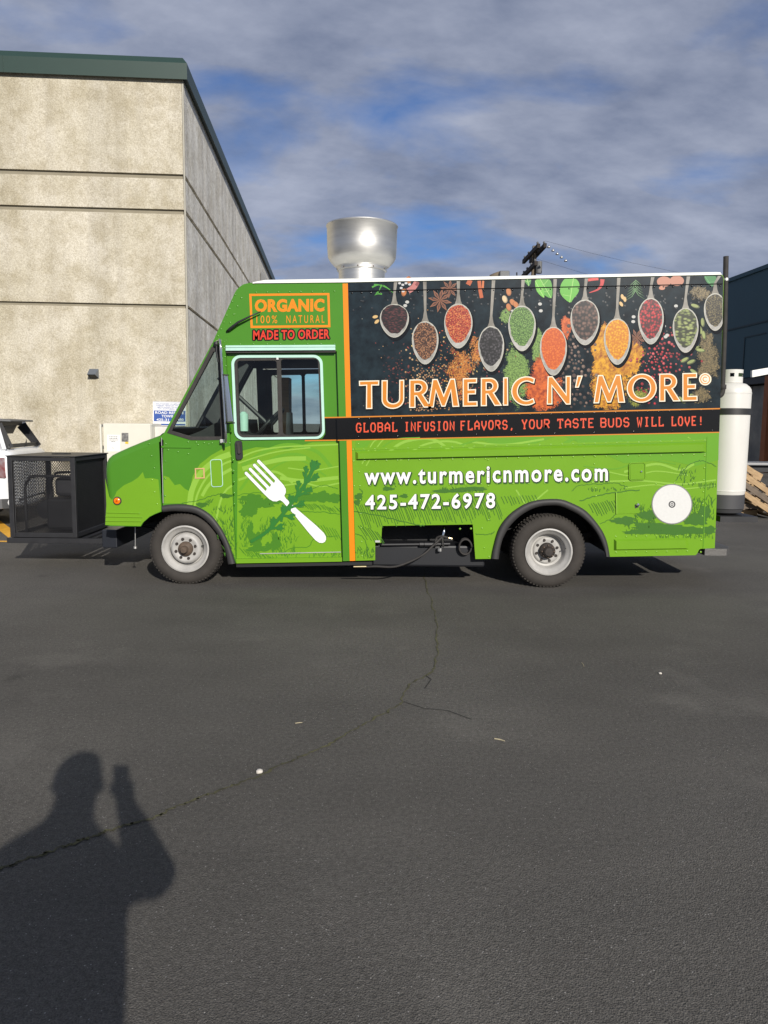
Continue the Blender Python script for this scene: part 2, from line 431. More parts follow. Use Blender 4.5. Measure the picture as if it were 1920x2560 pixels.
def offset_poly(pts, d, closed=True):
    """offset a 2-D polyline to its left side by d (mitred)"""
    out = []; n = len(pts)
    for i in range(n):
        p = Vector(pts[i][:2])
        a = Vector(pts[i-1][:2]) if (closed or i > 0) else None
        b = Vector(pts[(i+1) % n][:2]) if (closed or i < n-1) else None
        e1 = (p-a).normalized() if a is not None and (p-a).length > 1e-9 else None
        e2 = (b-p).normalized() if b is not None and (b-p).length > 1e-9 else None
        if e1 is None: e1 = e2
        if e2 is None: e2 = e1
        n1 = Vector((-e1.y, e1.x)); n2 = Vector((-e2.y, e2.x))
        m = n1+n2
        if m.length < 1e-6: m = n1.copy()
        m.normalize(); k = max(0.4, m.dot(n1))
        out.append((p.x + m.x*d/k, p.y + m.y*d/k))
    return out
def area2(p): return sum(p[i-1][0]*p[i][1] - p[i][0]*p[i-1][1] for i in range(len(p)))/2
def ccw(p): return list(p) if area2(p) > 0 else list(p)[::-1]
def grow(poly, d):
    """grow (d>0) or shrink a closed polygon"""
    return offset_poly(ccw(poly), -d)

def rrect(quad, r, n=6):
    """rounded quad in pixels, corners TL TR BR BL"""
    out = []
    for i in range(4):
        p = Vector(quad[i]); a = Vector(quad[i-1]); b = Vector(quad[(i+1) % 4])
        ea, eb = (a-p).normalized(), (b-p).normalized()
        c = p + ea*r + eb*r
        for k in range(n+1):
            t = k/n*pi/2
            out.append(tuple(c - eb*r*cos(t) - ea*r*sin(t)))
    return out

def plate(name, outer, holes, Y, th, m, parent, px=True, bevel=False):
    """an upright plate: outline (and holes) in photo pixels on the plane y = Y (outer face), th thick behind it"""
    mp_ = (lambda p: W(p[0], p[1], Y)) if px else (lambda p: Vector((p[0], Y, p[1])))
    loops = [[mp_(p) for p in outer]] + [[mp_(p) for p in h] for h in holes]
    flat = [q for l in loops for q in l]
    tris = tessellate_polygon([[Vector((q.x, q.z, 0)) for q in l] for l in loops])
    n = len(flat); vs = flat + [q + Vector((0, th, 0)) for q in flat]
    fs = [tuple(t) for t in tris] + [tuple(i+n for i in reversed(t)) for t in tris]
    k = 0
    for l in loops:
        for i in range(len(l)):
            a, b = k+i, k+(i+1) % len(l)
            fs.append((a, b, b+n, a+n))
        k += len(l)
    mb = MB(); mb.add(vs, fs)
    return mb.build(name, m, parent)

class Decal:
    """flat print lying on the plane y = Y; polygons given in photo pixels of the truck's near side"""
    def __init__(s, Y): s.Y, s.v, s.f, s.c, s.k = Y, [], [], [], 0
    def poly(s, pts, holes=(), col=None):
        if len(pts) < 3: return
        Y = s.Y - (s.k % 60)*6e-6; s.k += 1
        loops = [[W(p[0], p[1], Y) for p in pts]] + [[W(p[0], p[1], Y) for p in h] for h in holes]
        tris = tessellate_polygon([[Vector((q.x, q.z, 0)) for q in l] for l in loops])
        b = len(s.v); s.v += [tuple(q) for l in loops for q in l]
        for t in tris:
            s.f.append(tuple(i+b for i in t)); s.c.append(col)
    def stroke(s, pts, w, col=None, taper=False):
        n = len(pts)
        L_ = offset_poly(pts, 1.0, False); out1, out2 = [], []
        for i in range(n):
            k = w/2*(1 - 0.85*i/(n-1)) if taper else w/2
            nx, ny = L_[i][0]-pts[i][0], L_[i][1]-pts[i][1]
            out1.append((pts[i][0]+nx*k, pts[i][1]+ny*k)); out2.append((pts[i][0]-nx*k, pts[i][1]-ny*k))
        s.poly(out1 + out2[::-1], col=col)
    def raw(s, pts, faces, col=None):
        Y = s.Y - (s.k % 60)*6e-6; s.k += 1
        b = len(s.v); s.v += [tuple(W(p[0], p[1], Y)) for p in pts]
        for f in faces: s.f.append(tuple(i+b for i in f)); s.c.append(col)
    def build(s, name, m, parent):
        me = bpy.data.meshes.new(name); me.from_pydata(s.v, [], s.f); me.update()
        for p in me.polygons:
            if p.normal.y > 0: p.flip()
        if s.c and s.c[0] is not None:
            at = me.color_attributes.new('Col', 'FLOAT_COLOR', 'CORNER')
            i = 0
            for pi_, p in enumerate(me.polygons):
                for l in p.loop_indices: at.data[l].color = (*s.c[pi_], 1)
        return link(name, me, m, parent)

_fc = {}
def text_geo(body, offset=0.0, spacing=1.0, size=1.0):
    key = (body, offset, spacing)
    if key in _fc: return _fc[key]
    cu = bpy.data.curves.new('t', 'FONT'); cu.body = body; cu.size = size; cu.offset = offset; cu.space_character = spacing; cu.resolution_u = 3
    o = bpy.data.objects.new('t', cu); COL.objects.link(o)
    dg = bpy.context.evaluated_depsgraph_get(); ev = o.evaluated_get(dg); me = ev.to_mesh()
    vs = [(v.co.x, v.co.y) for v in me.vertices]; fs = [tuple(p.vertices) for p in me.polygons]
    ev.to_mesh_clear(); bpy.data.objects.remove(o); bpy.data.curves.remove(cu)
    _fc[key] = (vs, fs); return vs, fs
def text_on(dec, body, quad, offset=0.0, spacing=1.0, fit_offset=None, shift=(0, 0)):
    """letters fitted into a pixel quad TL TR BR BL (fit measured with fit_offset weight)"""
    rv, _ = text_geo(body, offset if fit_offset is None else fit_offset, spacing)
    x0, x1 = min(p[0] for p in rv), max(p[0] for p in rv); y0, y1 = min(p[1] for p in rv), max(p[1] for p in rv)
    vs, fs = text_geo(body, offset, spacing)
    tl, tr, br, bl = [Vector(q) for q in quad]; out = []
    for x, y in vs:
        u, v = (x-x0)/(x1-x0), (y-y0)/(y1-y0)
        p = (bl*(1-u)+br*u)*(1-v) + (tl*(1-u)+tr*u)*v
        out.append((p.x+shift[0], p.y+shift[1]))
    dec.raw(out, fs)

def smooth_poly(pts, n=4):
    """closed Catmull-Rom"""
    out = []; N_ = len(pts)
    for i in range(N_):
        p0, p1, p2, p3 = (Vector(pts[(i+k) % N_][:2]) for k in (-1, 0, 1, 2))
        for k in range(n):
            t = k/n
            out.append(tuple(0.5*((2*p1) + (p2-p0)*t + (2*p0-5*p1+4*p2-p3)*t*t + (3*p1-p0-3*p2+p3)*t**3)))
    return out
def smooth_line(pts, n=6):
    out = []; P = [Vector(p) for p in pts]; P = [P[0]*2-P[1]] + P + [P[-1]*2-P[-2]]
    for i in range(1, len(P)-2):
        p0, p1, p2, p3 = P[i-1:i+3]
        for k in range(n):
            t = k/n
            out.append(0.5*((2*p1) + (p2-p0)*t + (2*p0-5*p1+4*p2-p3)*t*t + (3*p1-p0-3*p2+p3)*t**3))
    out.append(P[-2]); return out
def line2(pts, n=6): return [tuple(p) for p in smooth_line(pts, n)]

# ================================================================== GROUND
gs = 900
gm = MB(); gm.quad((-gs, -gs, 0), (gs, -gs, 0), (gs, gs, 0), (-gs, gs, 0))
ground = struct(gm.build('ground', M_ASPH))
# mossy crack, wandering strip a few mm proud
crack_px = [(1060, 1425), (1063, 1460), (1078, 1500), (1090, 1545), (1094, 1590), (1092, 1640), (1090, 1672), (1062, 1694), (1025, 1712), (1008, 1740), (1000, 1762), (968, 1782), (930, 1800), (872, 1832), (820, 1866), (760, 1890), (700, 1914), (640, 1946), (560, 1972), (470, 2006), (380, 2046), (300, 2070), (210, 2100), (120, 2132), (40, 2160), (-60, 2198)]
mbk = MB(); cp = []
r3 = random.Random(5)
for i in range(len(crack_px)-1):
    a, b = Vector(crack_px[i]), Vector(crack_px[i+1]); k = max(3, int((b-a).length/7))
    for j in range(k):
        q = a.lerp(b, j/k); g = G(q.x, q.y); cp.append(Vector((g.x + r3.uniform(-.012, .012), g.y + r3.uniform(-.012, .012), 0.004)))
for i in range(len(cp)-1):
    d = (cp[i+1]-cp[i]); nrm = Vector((-d.y, d.x, 0)).normalized()
    w0, w1 = (r3.uniform(.0015, .0085) for _ in range(2))
    mbk.quad(cp[i]-nrm*w0, cp[i]+nrm*w0, cp[i+1]+nrm*w1, cp[i+1]-nrm*w1)
mbk.build('crack', M_MOSS, ground)
mbk = MB()
for br in ([(1008, 1755), (1060, 1772), (1120, 1778), (1180, 1800)], [(1065, 1690), (1078, 1700), (1062, 1722)]):
    q = [G(*p) for p in br]
    for i in range(len(q)-1):
        d = q[i+1]-q[i]; nrm = Vector((-d.y, d.x, 0)).normalized()*.0025; z = Vector((0, 0, .004))
        mbk.quad(q[i]-nrm+z, q[i]+nrm+z, q[i+1]+nrm+z, q[i+1]-nrm+z)
mbk.build('crack', mat('crack_dark', (0.02, 0.02, 0.018), 0.95), ground)
# yellow parking lines
pl = MB(); pl.quad(G(-60, 1280, .004), G(-60, 1258, .004), G(60, 1345, .004), G(36, 1356, .004))
struct(pl.build('parking_line', M_YELLOW))
pl = MB(); pl.quad(G(-120, 1354, .004), G(-120, 1351, .004), G(70, 1352, .004), G(70, 1355, .004))
struct(pl.build('parking_line', M_YELLOW))

# ================================================================== CONCRETE BUILDING
YC = 14.0
yaw = radians(3.8)
corner = W(473, 1000, YC); corner.z = 0
dL = Vector((-cos(yaw), -sin(yaw), 0)); dR = Vector((-sin(yaw), cos(yaw), 0))
nF = Vector((sin(yaw), -cos(yaw), 0)); nR = Vector((cos(yaw), sin(yaw), 0))
zz = lambda py: W(473, py, YC).z
bld = thing('concrete_building', 'tall beige concrete warehouse with dark green metal roof edge and horizontal grooves', 'building', corner)
Hs = [(0.0, zz(771)), (zz(762), zz(536.5)), (zz(524.5), zz(448.5)), (zz(436), zz(196))]
LF, LR = 16.0, 25.0
def slab(u0, u1, z0, z1, face, m, th=0.05, name='panel'):
    mb = MB(); d, nn = (dL, nF) if face == 'F' else (dR, nR)
    a, b = corner + d*u0, corner + d*u1
    mb.add([a+Vector((0,0,z0)), b+Vector((0,0,z0)), b+Vector((0,0,z1)), a+Vector((0,0,z1)),
            a-nn*th+Vector((0,0,z0)), b-nn*th+Vector((0,0,z0)), b-nn*th+Vector((0,0,z1)), a-nn*th+Vector((0,0,z1))],
           [(0,1,2,3),(7,6,5,4),(0,4,5,1),(1,5,6,2),(2,6,7,3),(3,7,4,0)])
    return mb.build(name, m, bld)
for z0, z1 in Hs:
    for u0, u1 in ((0.03, 7.98), (8.0, LF)):
        slab(u0, u1, z0, z1, 'F', M_WALL)
    us = [0.06, 4.1, 8.7, 13.3, 17.9, 22.5, LR]
    for i in range(6):
        slab(us[i]+(0.0 if i == 0 else 0.008), us[i+1]-0.008, z0, z1, 'R', M_WALL2)
# recessed core the panels stand proud of
core = MB(); zt = zz(192)
c0 = corner - nF*0.045 - nR*0.045
p0 = [c0, c0+dR*LR, c0+dR*LR+dL*LF, c0+dL*LF]
core.add([p for p in p0] + [p+Vector((0, 0, zt)) for p in p0], [(0,1,2,3),(4,5,6,7),(0,1,5,4),(1,2,6,5),(2,3,7,6),(3,0,4,7)])
core.build('wall', M_REVEAL, bld)
cj = MB(); q = corner + nF*0.004 + nR*0.0
cj.add([corner+dL*0.024+nF*0.001, corner+nF*0.004+nR*0.004, corner+dR*0.05+nR*0.001] + [p+Vector((0, 0, zz(200))) for p in (corner+dL*0.024+nF*0.001, corner+nF*0.004+nR*0.004, corner+dR*0.05+nR*0.001)], [(0,1,4,3),(1,2,5,4)])
cj.build('corner_joint', mat('caulk', srgb(168, 164, 152), 0.85, var=.1, vscale=5), bld)
# metal coping swept round the corner
zb, zm, ztop = zz(203.5), zz(163), zz(145)
prof = [(-0.05, zb+0.03), (0.06, zb+0.03), (0.07, zb), (0.085, zb), (0.085, zm), (0.0, ztop), (-0.4, ztop)]
cop = MB(); vs = []
for (o_, z) in prof:
    for base in (corner + dL*(LF+.2) + nF*o_, corner + nF*o_ + nR*o_, corner + dR*(LR+.2) + nR*o_):
        vs.append(Vector((base.x, base.y, z)))
fs = []
for i in range(len(prof)-1):
    for k in range(2): fs.append((i*3+k, i*3+k+1, (i+1)*3+k+1, (i+1)*3+k))
cop.add(vs, fs); cop.build('roof_coping', M_COPING, bld)
rf = MB(); rf.quad(*[p+Vector((0, 0, ztop-0.01)) for p in p0]); rf.build('roof', M_GREYP, bld)
# coping seams
for u in (3.0, 6.05, 9.1):
    sm_ = MB(); a = corner + dL*u + nF*0.087
    sm_.bar(a+Vector((0, 0, zb+0.005)), a+Vector((0, 0, zm-0.002)), 0.012, 0.006, up=dL)
    sm_.build('coping_seam', M_COPING, bld)
# hooded dryer vent on the front face
def on_wall(px, py, out=0.0):
    d = ray(px, py); t = ((corner+nF*out) - Vector((0, 0, CAMZ))).dot(nF)/d.dot(nF)
    return Vector((0, 0, CAMZ)) + d*t
v0 = on_wall(236, 934)
vh = thing('vent_hood', 'small grey metal vent hood on the beige concrete wall above the fridge', 'vent', v0)
w_, h_ = 0.078, 0.085
ux = -dL
def vp(a, b, c): return v0 + ux*a + Vector((0, 0, b)) + nF*c
mb = MB(); mb.add([vp(-w_,h_,0.002), vp(w_,h_,0.002), vp(w_,-h_,0.002), vp(-w_,-h_,0.002), vp(-w_,h_*.95,0.03), vp(w_*.55,h_*.95,0.03), vp(w_*.75,-h_*.3,0.17), vp(-w_,-h_*.3,0.17)],
                  [(0,1,2,3),(0,1,5,4),(4,5,6,7),(1,2,6,5),(0,4,7,3)])
mb.build('hood', mat('vent_metal', srgb(120, 128, 140), 0.4, 0.6), vh)
mb = MB(); mb.add([vp(-w_*.8,-h_*.35,0.12), vp(w_*.6,-h_*.35,0.12), vp(w_*.7,-h_,0.015), vp(-w_*.9,-h_,0.015)], [(0,1,2,3)])
mb.build('flap', M_BLACK, vh)
# wall-pack lamp on the long right-hand face
def on_side(px, py):
    d = ray(px, py); t = (corner - Vector((0, 0, CAMZ))).dot(nR)/d.dot(nR)
    return Vector((0, 0, CAMZ)) + d*t
l0 = on_side(652, 696)
wlp = thing('wall_lamp', 'small wall-pack lamp on the shaded long side of the concrete building', 'lamp', l0)
mb = MB(); a = l0 + nR*0.02
mb.add([a+dR*.2+Vector((0,0,.2)), a-dR*.2+Vector((0,0,.2)), a-dR*.2-Vector((0,0,.2)), a+dR*.2-Vector((0,0,.2)),
        a+dR*.18+nR*.1+Vector((0,0,.2)), a-dR*.18+nR*.1+Vector((0,0,.2)), a-dR*.18+nR*.24-Vector((0,0,.15)), a+dR*.18+nR*.24-Vector((0,0,.15))],
       [(0,1,2,3),(4,5,6,7),(0,1,5,4),(1,2,6,5),(2,3,7,6),(3,0,4,7)])
mb.build('housing', M_GREYP, wlp)
mb = MB(); mb.add([a+dR*.15+nR*.2-Vector((0,0,.17)), a-dR*.15+nR*.2-Vector((0,0,.17)), a-dR*.17+nR*.05-Vector((0,0,.21)), a+dR*.17+nR*.05-Vector((0,0,.21))], [(0,1,2,3)])
mb.build('lens', M_WHITE, wlp)

# towing sign on the wall
class WallPrint(Decal):
    def __init__(s, out): s.out, s.v, s.f, s.c, s.k = out, [], [], [], 0
    def poly(s, pts, holes=(), col=None):
        b = len(s.v); s.v += [tuple(on_wall(p[0], p[1], s.out)) for p in pts]; s.f.append(tuple(range(b, b+len(pts)))); s.c.append(col)
    def raw(s, pts, faces, col=None):
        b = len(s.v); s.v += [tuple(on_wall(p[0], p[1], s.out)) for p in pts]
        for f in faces: s.f.append(tuple(i+b for i in f)); s.c.append(col)
sg0 = on_wall(423, 1066, 0.02)
sgn = thing('towing_sign', 'blue and white towing notice fixed near the corner of the concrete wall', 'sign', sg0)
def sq(x0, y0, x1, y1): return [(x0, y0), (x1, y0+(x1-x0)*.016), (x1, y1+(x1-x0)*.016), (x0, y1)]
mb = MB(); f_ = [on_wall(*p, 0.02) for p in sq(382, 1003.5, 465, 1064)]; k_ = [on_wall(*p, 0.006) for p in sq(382, 1003.5, 465, 1064)]
mb.add(f_+k_, [(0,1,2,3),(7,6,5,4),(0,4,5,1),(1,5,6,2),(2,6,7,3),(3,7,4,0)]); mb.build('panel', M_WHITEV, sgn)
wp = WallPrint(0.0215); wp.poly(sq(384.5, 1026, 463.5, 1053)); wp.poly(sq(384.5, 1058.8, 463.5, 1062.6)); wp.poly(sq(383, 1004.3, 464, 1005)); wp.build('blue_field', M_BLUE, sgn)
wp = WallPrint(0.023)
text_on(wp, 'UNAUTHORIZED OR IMPROPERLY', sq(388, 1008, 460, 1011), 0.008)
text_on(wp, 'PARKED VEHICLES WILL BE', sq(391, 1012.2, 457, 1015.2), 0.008)
text_on(wp, 'IMPOUNDED 24 HOURS', sq(393, 1016.5, 455, 1019.5), 0.008)
text_on(wp, 'AT OWNERS RISK', sq(395, 1020.6, 453, 1023.6), 0.008)
wp.build('small_print', M_BLUE, sgn)
wp = WallPrint(0.023)
text_on(wp, 'ROAD RESCUE', sq(388, 1028, 460, 1034.5), 0.018)
text_on(wp, 'TOWING', sq(404, 1037, 443, 1043.5), 0.018)
text_on(wp, '425-31', sq(391, 1046, 422, 1052), 0.018); text_on(wp, '480', sq(443, 1046, 459, 1052), 0.018)
wp.build('lettering', M_WHITEV, sgn)

# refrigerator against the wall
YF = 13.05
fa, fb = W(257, 1058, YF), W(375, 1061, YF-0.0)
fr = thing('refrigerator', 'cream white refrigerator with taped notices against the concrete wall', 'refrigerator', Vector(((fa.x+fb.x)/2, YF+.3, 0)))
def frp(u, w, z):  # u along its front, w depth
    p = Vector((fa.x, YF, 0)); d = Vector((cos(.03), sin(.03), 0)); n_ = Vector((-sin(.03), cos(.03), 0)); q = p + d*u + n_*w; q.z = z; return q
fw = fb.x-fa.x; fz = fa.z
def fbox(u0, u1, w0, w1, z0, z1, name, m, par, bev=0.012):
    mb = MB(); mb.add([frp(u0,w0,z0),frp(u1,w0,z0),frp(u1,w1,z0),frp(u0,w1,z0),frp(u0,w0,z1),frp(u1,w0,z1),frp(u1,w1,z1),frp(u0,w1,z1)],
                      [(0,3,2,1),(4,5,6,7),(0,1,5,4),(1,2,6,5),(2,3,7,6),(3,0,4,7)])
    return mb.build(name, m, par, bevel=bev)
fbox(0, fw, 0.07, 0.72, 0.04, fz, 'cabinet', M_FRIDGE, fr)
dr = fbox(0.0, fw, 0.0, 0.06, 0.62, fz-.004, 'door', M_FRIDGE, fr)
fbox(-0.05, -0.02, -0.03, 0.02, 0.75, fz-.02, 'handle', M_FRIDGE, dr, 0.006)
fbox(-0.05, 0.0, 0.0, 0.05, fz-.06, fz-.02, 'handle_bracket', M_GREYP, dr, 0.004)
fbox(0.0, fw, 0.0, 0.06, 0.10, 0.605, 'door', M_FRIDGE, fr)
fbox(0.03, fw-.03, 0.1, 0.7, 0.0, 0.05, 'base', M_BLACK, fr, 0)
fbox(fw, fw+0.36, 0.25, 0.72, 0.0, fz-.05, 'side_unit', mat('shaded_enamel', srgb(206, 204, 198), 0.4), fr)
def fpaper(px0, py0, px1, py1, w, m, name, parent, th=0.002):
    def pt(px, py, ww):
        d = ray(px, py); n_ = Vector((-sin(.03), cos(.03), 0)); o_ = Vector((fa.x, YF, 0)) + n_*ww - Vector((0, 0, CAMZ)); t = o_.dot(n_)/d.dot(n_); return Vector((0, 0, CAMZ)) + d*t
    mb = MB(); f_ = [pt(px0,py0,w), pt(px1,py0+.4,w), pt(px1,py1+.4,w), pt(px0,py1,w)]; k_ = [pt(px0,py0,w+th), pt(px1,py0+.4,w+th), pt(px1,py1+.4,w+th), pt(px0,py1,w+th)]
    mb.add(f_+k_, [(0,1,2,3),(7,6,5,4),(0,4,5,1),(1,5,6,2),(2,6,7,3),(3,7,4,0)])
    return mb.build(name, m, parent), pt
nt = thing('paper_notice', 'white paper notice with lines of print taped to the refrigerator door', 'notice', W(284, 1128, YF))
_, fpt = fpaper(268, 1087, 300, 1128, -0.004, M_PAPER, 'sheet', nt)
mb = MB(); r4 = random.Random(3)
for i, yy in enumerate((1091, 1095, 1099, 1103)):
    x0 = 273 + (5 if i == 3 else 0); x1 = 295 - (6 if i == 3 else 0)
    x = x0
    while x < x1:
        e = min(x1, x + r4.uniform(2, 5)); mb.quad(fpt(x, yy, -.006), fpt(e, yy, -.006), fpt(e, yy+2, -.006), fpt(x, yy+2, -.006)); x = e+0.9
for a0 in range(10):
    a1 = 2*pi*a0/10; a2 = 2*pi*(a0+1)/10
    mb.quad(*[fpt(283+cos(t)*rr, 1119.5+sin(t)*rr, -.006) for t, rr in ((a1, 2.8), (a2, 2.8), (a2, 2.0), (a1, 2.0))])
stuff(mb.build('print', M_GREYV, nt))
ph, _ = fpaper(304, 1082, 321, 1104, -0.004, mat('photo_print', srgb(60, 60, 62), 0.5, col2=srgb(150, 148, 144), vscale=22), 'photo_print', None)
tag(rebase(ph, W(312, 1104, YF)), 'small dark photograph taped to the refrigerator door', 'photograph')
st_, _ = fpaper(313, 1104.5, 321, 1109, -0.008, mat('sticky_yellow', srgb(226, 190, 40), 0.7), 'sticky_note', None)
tag(rebase(st_, W(317, 1109, YF)), 'torn yellow sticky note under the dark photograph on the refrigerator', 'note')

# ================================================================== TEAL BUILDING
td = Vector((-0.0579, 1, 0)).normalized()
t0 = Vector((W(1920, 1000, 26.4).x, 26.4, 0)); t0 = t0 - td*1.8      # near corner, just outside the frame
tn = Vector((-td.y, td.x, 0))
teal = thing('teal_building', 'dark teal metal-sided warehouse with open bay doors beyond the pallets', 'building', t0)
def tb(u0, u1, w0, w1, z0, z1, name, m, parent=None, bevel=0):
    """u along the wall away from the camera, w outwards from the wall"""
    mb = MB(); P_ = lambda u, w, z: t0 + td*u + tn*w + Vector((0, 0, z))
    mb.add([P_(u0,w0,z0),P_(u1,w0,z0),P_(u1,w1,z0),P_(u0,w1,z0),P_(u0,w0,z1),P_(u1,w0,z1),P_(u1,w1,z1),P_(u0,w1,z1)],
           [(0,3,2,1),(4,5,6,7),(0,1,5,4),(1,2,6,5),(2,3,7,6),(3,0,4,7)])
    return mb.build(name, m, parent or teal, bevel=bevel)
tb(0, 20, -12, 0, 3.35, 7.0, 'upper_wall', M_TEAL)
tb(-.05, 20.1, -12.1, 0.06, 7.0, 7.14, 'roof_trim', M_TEAL)
tb(0, 20, 0.002, 0.03, 5.18, 5.24, 'siding_joint', mat('teal_joint', srgb(24, 46, 54), 0.6))
for (u0, u1) in ((2.2, 3.6),):
    tb(u0, u1, 0.002, 0.02, 4.78, 4.82, 'panel_seam', MATS['teal_joint'])
    tb(u1-.05, u1, 0.002, 0.02, 3.5, 4.78, 'panel_seam', MATS['teal_joint'])
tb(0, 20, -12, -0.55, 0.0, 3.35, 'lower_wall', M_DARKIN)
for u in (1.85, 6.1, 10.4, 14.7, 18.9):
    tb(u, u+.28, -.5, -.02, 0, 3.34, 'door_post', M_RUST)
for u in (-1.9, 2.25, 6.5, 10.8, 14.95):
    for k in range(3):
        if u+.12+k*1.22 < 0: continue
        tb(u+.12+k*1.22, u+1.3+k*1.22, -.46, -.40, 0.05, 3.05, 'door_leaf', M_DOORD)
tb(0, 20, -.45, -.05, 3.1, 3.34, 'header', M_BLACK)
wb0 = W(1881, 934, 24.4)
wb = MB(); wb.add([W(1881, 926, 24.4), W(2030, 901, 24.4), W(2030, 914, 24.4), W(1881, 943, 24.4)] + [p+Vector((0, .12, 0)) for p in (W(1881, 926, 24.4), W(2030, 901, 24.4), W(2030, 914, 24.4), W(1881, 943, 24.4))],
                  [(0,1,2,3),(7,6,5,4),(0,4,5,1),(1,5,6,2),(2,6,7,3),(3,7,4,0)])
wbo = wb.build('awning_beam', M_WHITE); tag(rebase(wbo, W(1955, 930, 24.4)), 'white awning beam jutting out from the teal building', 'beam')

# ================================================================== UTILITY POLE
YP = 30.0
pp = W(1331, 690, YP); pp.z = 0; ptop = W(1332, 615, YP).z
up_ = thing('utility_pole', 'weathered wooden utility pole with dark crossarms rising behind the truck', 'utility pole', pp)
mb = MB(); mb.tube([(pp.x, YP, 0), (pp.x+.02, YP, ptop*.5), (pp.x+.05, YP, ptop)], [0.16, 0.12, 0.085], 12); mb.build('pole', M_POLE, up_, auto=40)
def arm(pxa, pya, pxb, pyb, ya, yb):
    a, b = W(pxa, pya, ya), W(pxb, pyb, yb); z = (a.z+b.z)/2; a.z = b.z = z
    mb = MB(); mb.bar(a, b, .11, .15); mb.build('crossarm', M_POLED, up_)
    for t in (.08, .35, .65, .92):
        p = a.lerp(b, t); mi = MB(); mi.lathe([(0.02, .075), (.045, .09), (.03, .12), (.05, .14), (.03, .18), (.0, .2)], p, 'Z', 8); mi.build('insulator', M_GREYP, up_, smooth=True)
    return a, b
a1, b1 = arm(1347, 617, 1309, 652, 28.6, 31.4)
a2, b2 = arm(1363, 617, 1326, 650, 28.7, 31.5)
a3, b3 = arm(1340, 662, 1307, 688, 28.6, 31.2)
mb = MB(); mb.bar((pp.x, YP, ptop-.9), a1.lerp(b1, .3), .04); mb.bar((pp.x, YP, ptop-.9), a2.lerp(b2, .7), .04); mb.build('brace', M_POLED, up_)
mb = MB(); mb.tube([(pp.x+.2, YP-.2, ptop-1.05), (pp.x+.2, YP-.2, ptop-.62)], .12, 12); mb.build('transformer_can', M_GREYP, up_)
for k, (p, tx, ty, tz, sag) in enumerate(((a2, 27, 35, ptop-.6, .8), (a3, 28, 37, ptop-1.6, .9))):
    q = Vector((tx, ty, tz)); pts = []
    for i in range(13):
        t = i/12; r_ = p.lerp(q, t); r_.z += .15*(1-t) - sag*4*t*(1-t); pts.append(r_)
    mb = MB(); mb.tube(pts, .004, 5); mb.build('wire', M_BLACK, up_)
for k in range(5):
    p = a2 + Vector((.15+.16*k, .1, -.05-.12*k)); mb = MB(); mb.lathe([(.0, -.02), (.06, -.02), (.06, .02), (.03, .04), (.0, .1)], p, 'Z', 8); mb.build('insulator', M_ALU, up_, smooth=True)

# ================================================================== FOOD TRUCK
YT, YB = 7.2, 9.4
PXM = F/YT
ctr = W(1000, 1475, YT); ctr.z = 0; ctr.y = (YT+YB)/2
truck = thing('food_truck', 'lime green step van food truck with spice spoon artwork and lettering on its side', 'food truck', ctr)

roof_line = [(586, 734), (591, 725), (598, 718), (608, 711), (622, 707.5), (640, 706.5)]
FRONT_FLARE = [(404, 1264), (424, 1261), (455, 1260), (485, 1264), (508, 1274), (529, 1289), (545, 1308), (559, 1330), (568, 1348), (576, 1367), (583, 1388), (589, 1409)]
FRONT_FLARE_IN = [(406, 1281), (430, 1278.5), (451, 1279), (475, 1281), (492, 1286), (512, 1299), (529, 1316), (544, 1336), (556, 1357), (564, 1382), (570, 1411)]
REAR_FLARE = [(1228, 1397), (1230, 1382), (1234, 1364), (1243, 1331), (1253, 1310), (1267, 1292), (1281, 1279), (1297, 1268), (1313, 1259), (1330, 1253), (1356, 1248), (1392, 1247), (1411, 1250), (1428.5, 1257), (1448, 1266), (1465, 1277), (1480, 1292), (1494, 1309.5), (1506, 1327), (1515, 1346), (1521, 1368), (1525, 1392)]
REAR_FLARE_IN = [(1247, 1398), (1249, 1380), (1252, 1364), (1257, 1347), (1265, 1331), (1275, 1315), (1288, 1301), (1303, 1288), (1321, 1277), (1340, 1269), (1360, 1265), (1392, 1264), (1411, 1269), (1428, 1277), (1448, 1288), (1465, 1302), (1479, 1316), (1490, 1331), (1499, 1347), (1506, 1364), (1511, 1378), (1513.5, 1392)]
QW_OUT = [(418, 1082), (529, 867), (549, 866), (563, 1099), (520, 1100), (477, 1100)]
DW_OUT = rrect([(577.5, 888), (806, 887), (812.5, 1097), (586.5, 1100)], 22)

# --- hood: side skins plus a rolled top and nose
hood = [(403, 1086), (380, 1094.5), (354, 1104), (322, 1117), (291, 1131), (277, 1138), (268, 1146), (262.5, 1157), (261, 1172), (261, 1186), (264, 1225), (267, 1262), (265, 1278), (262, 1284), (261, 1314)]
hw = [W(p[0], p[1], YT) for p in hood]
hood2 = [(q.x, q.z) for q in hw]
R_ = 0.06
sec = []
for k in range(6):
    t = k/5*pi/2
    sec.append((R_*(1-sin(t)), R_*(1-cos(t))))       # inset, depth from the side plane
rows = []
for ins, dpt in sec:
    off = offset_poly(hood2, ins, False)    # left side of a polyline walking forwards/down = inside
    rows.append([(p[0], YT+dpt, p[1]) for p in off])
if rows[0][3][1] is not None and rows[0][4][2] > hood2[4][1]:
    rows = [[(p[0], YT+dpt, p[1]) for p in offset_poly(hood2, -ins, False)] for ins, dpt in sec]
far = [[(p[0], YT+YB-p[1], p[2]) for p in r] for r in rows]
allr = rows + far[::-1]
mb = MB(); n = len(hood2)
mb.add([p for r in allr for p in r], [(i*n+j, i*n+j+1, (i+1)*n+j+1, (i+1)*n+j) for i in range(len(allr)-1) for j in range(n-1)])
mb.build('hood', M_GD, truck, auto=35)
hin = [(p[0], p[2]) for p in rows[0]]
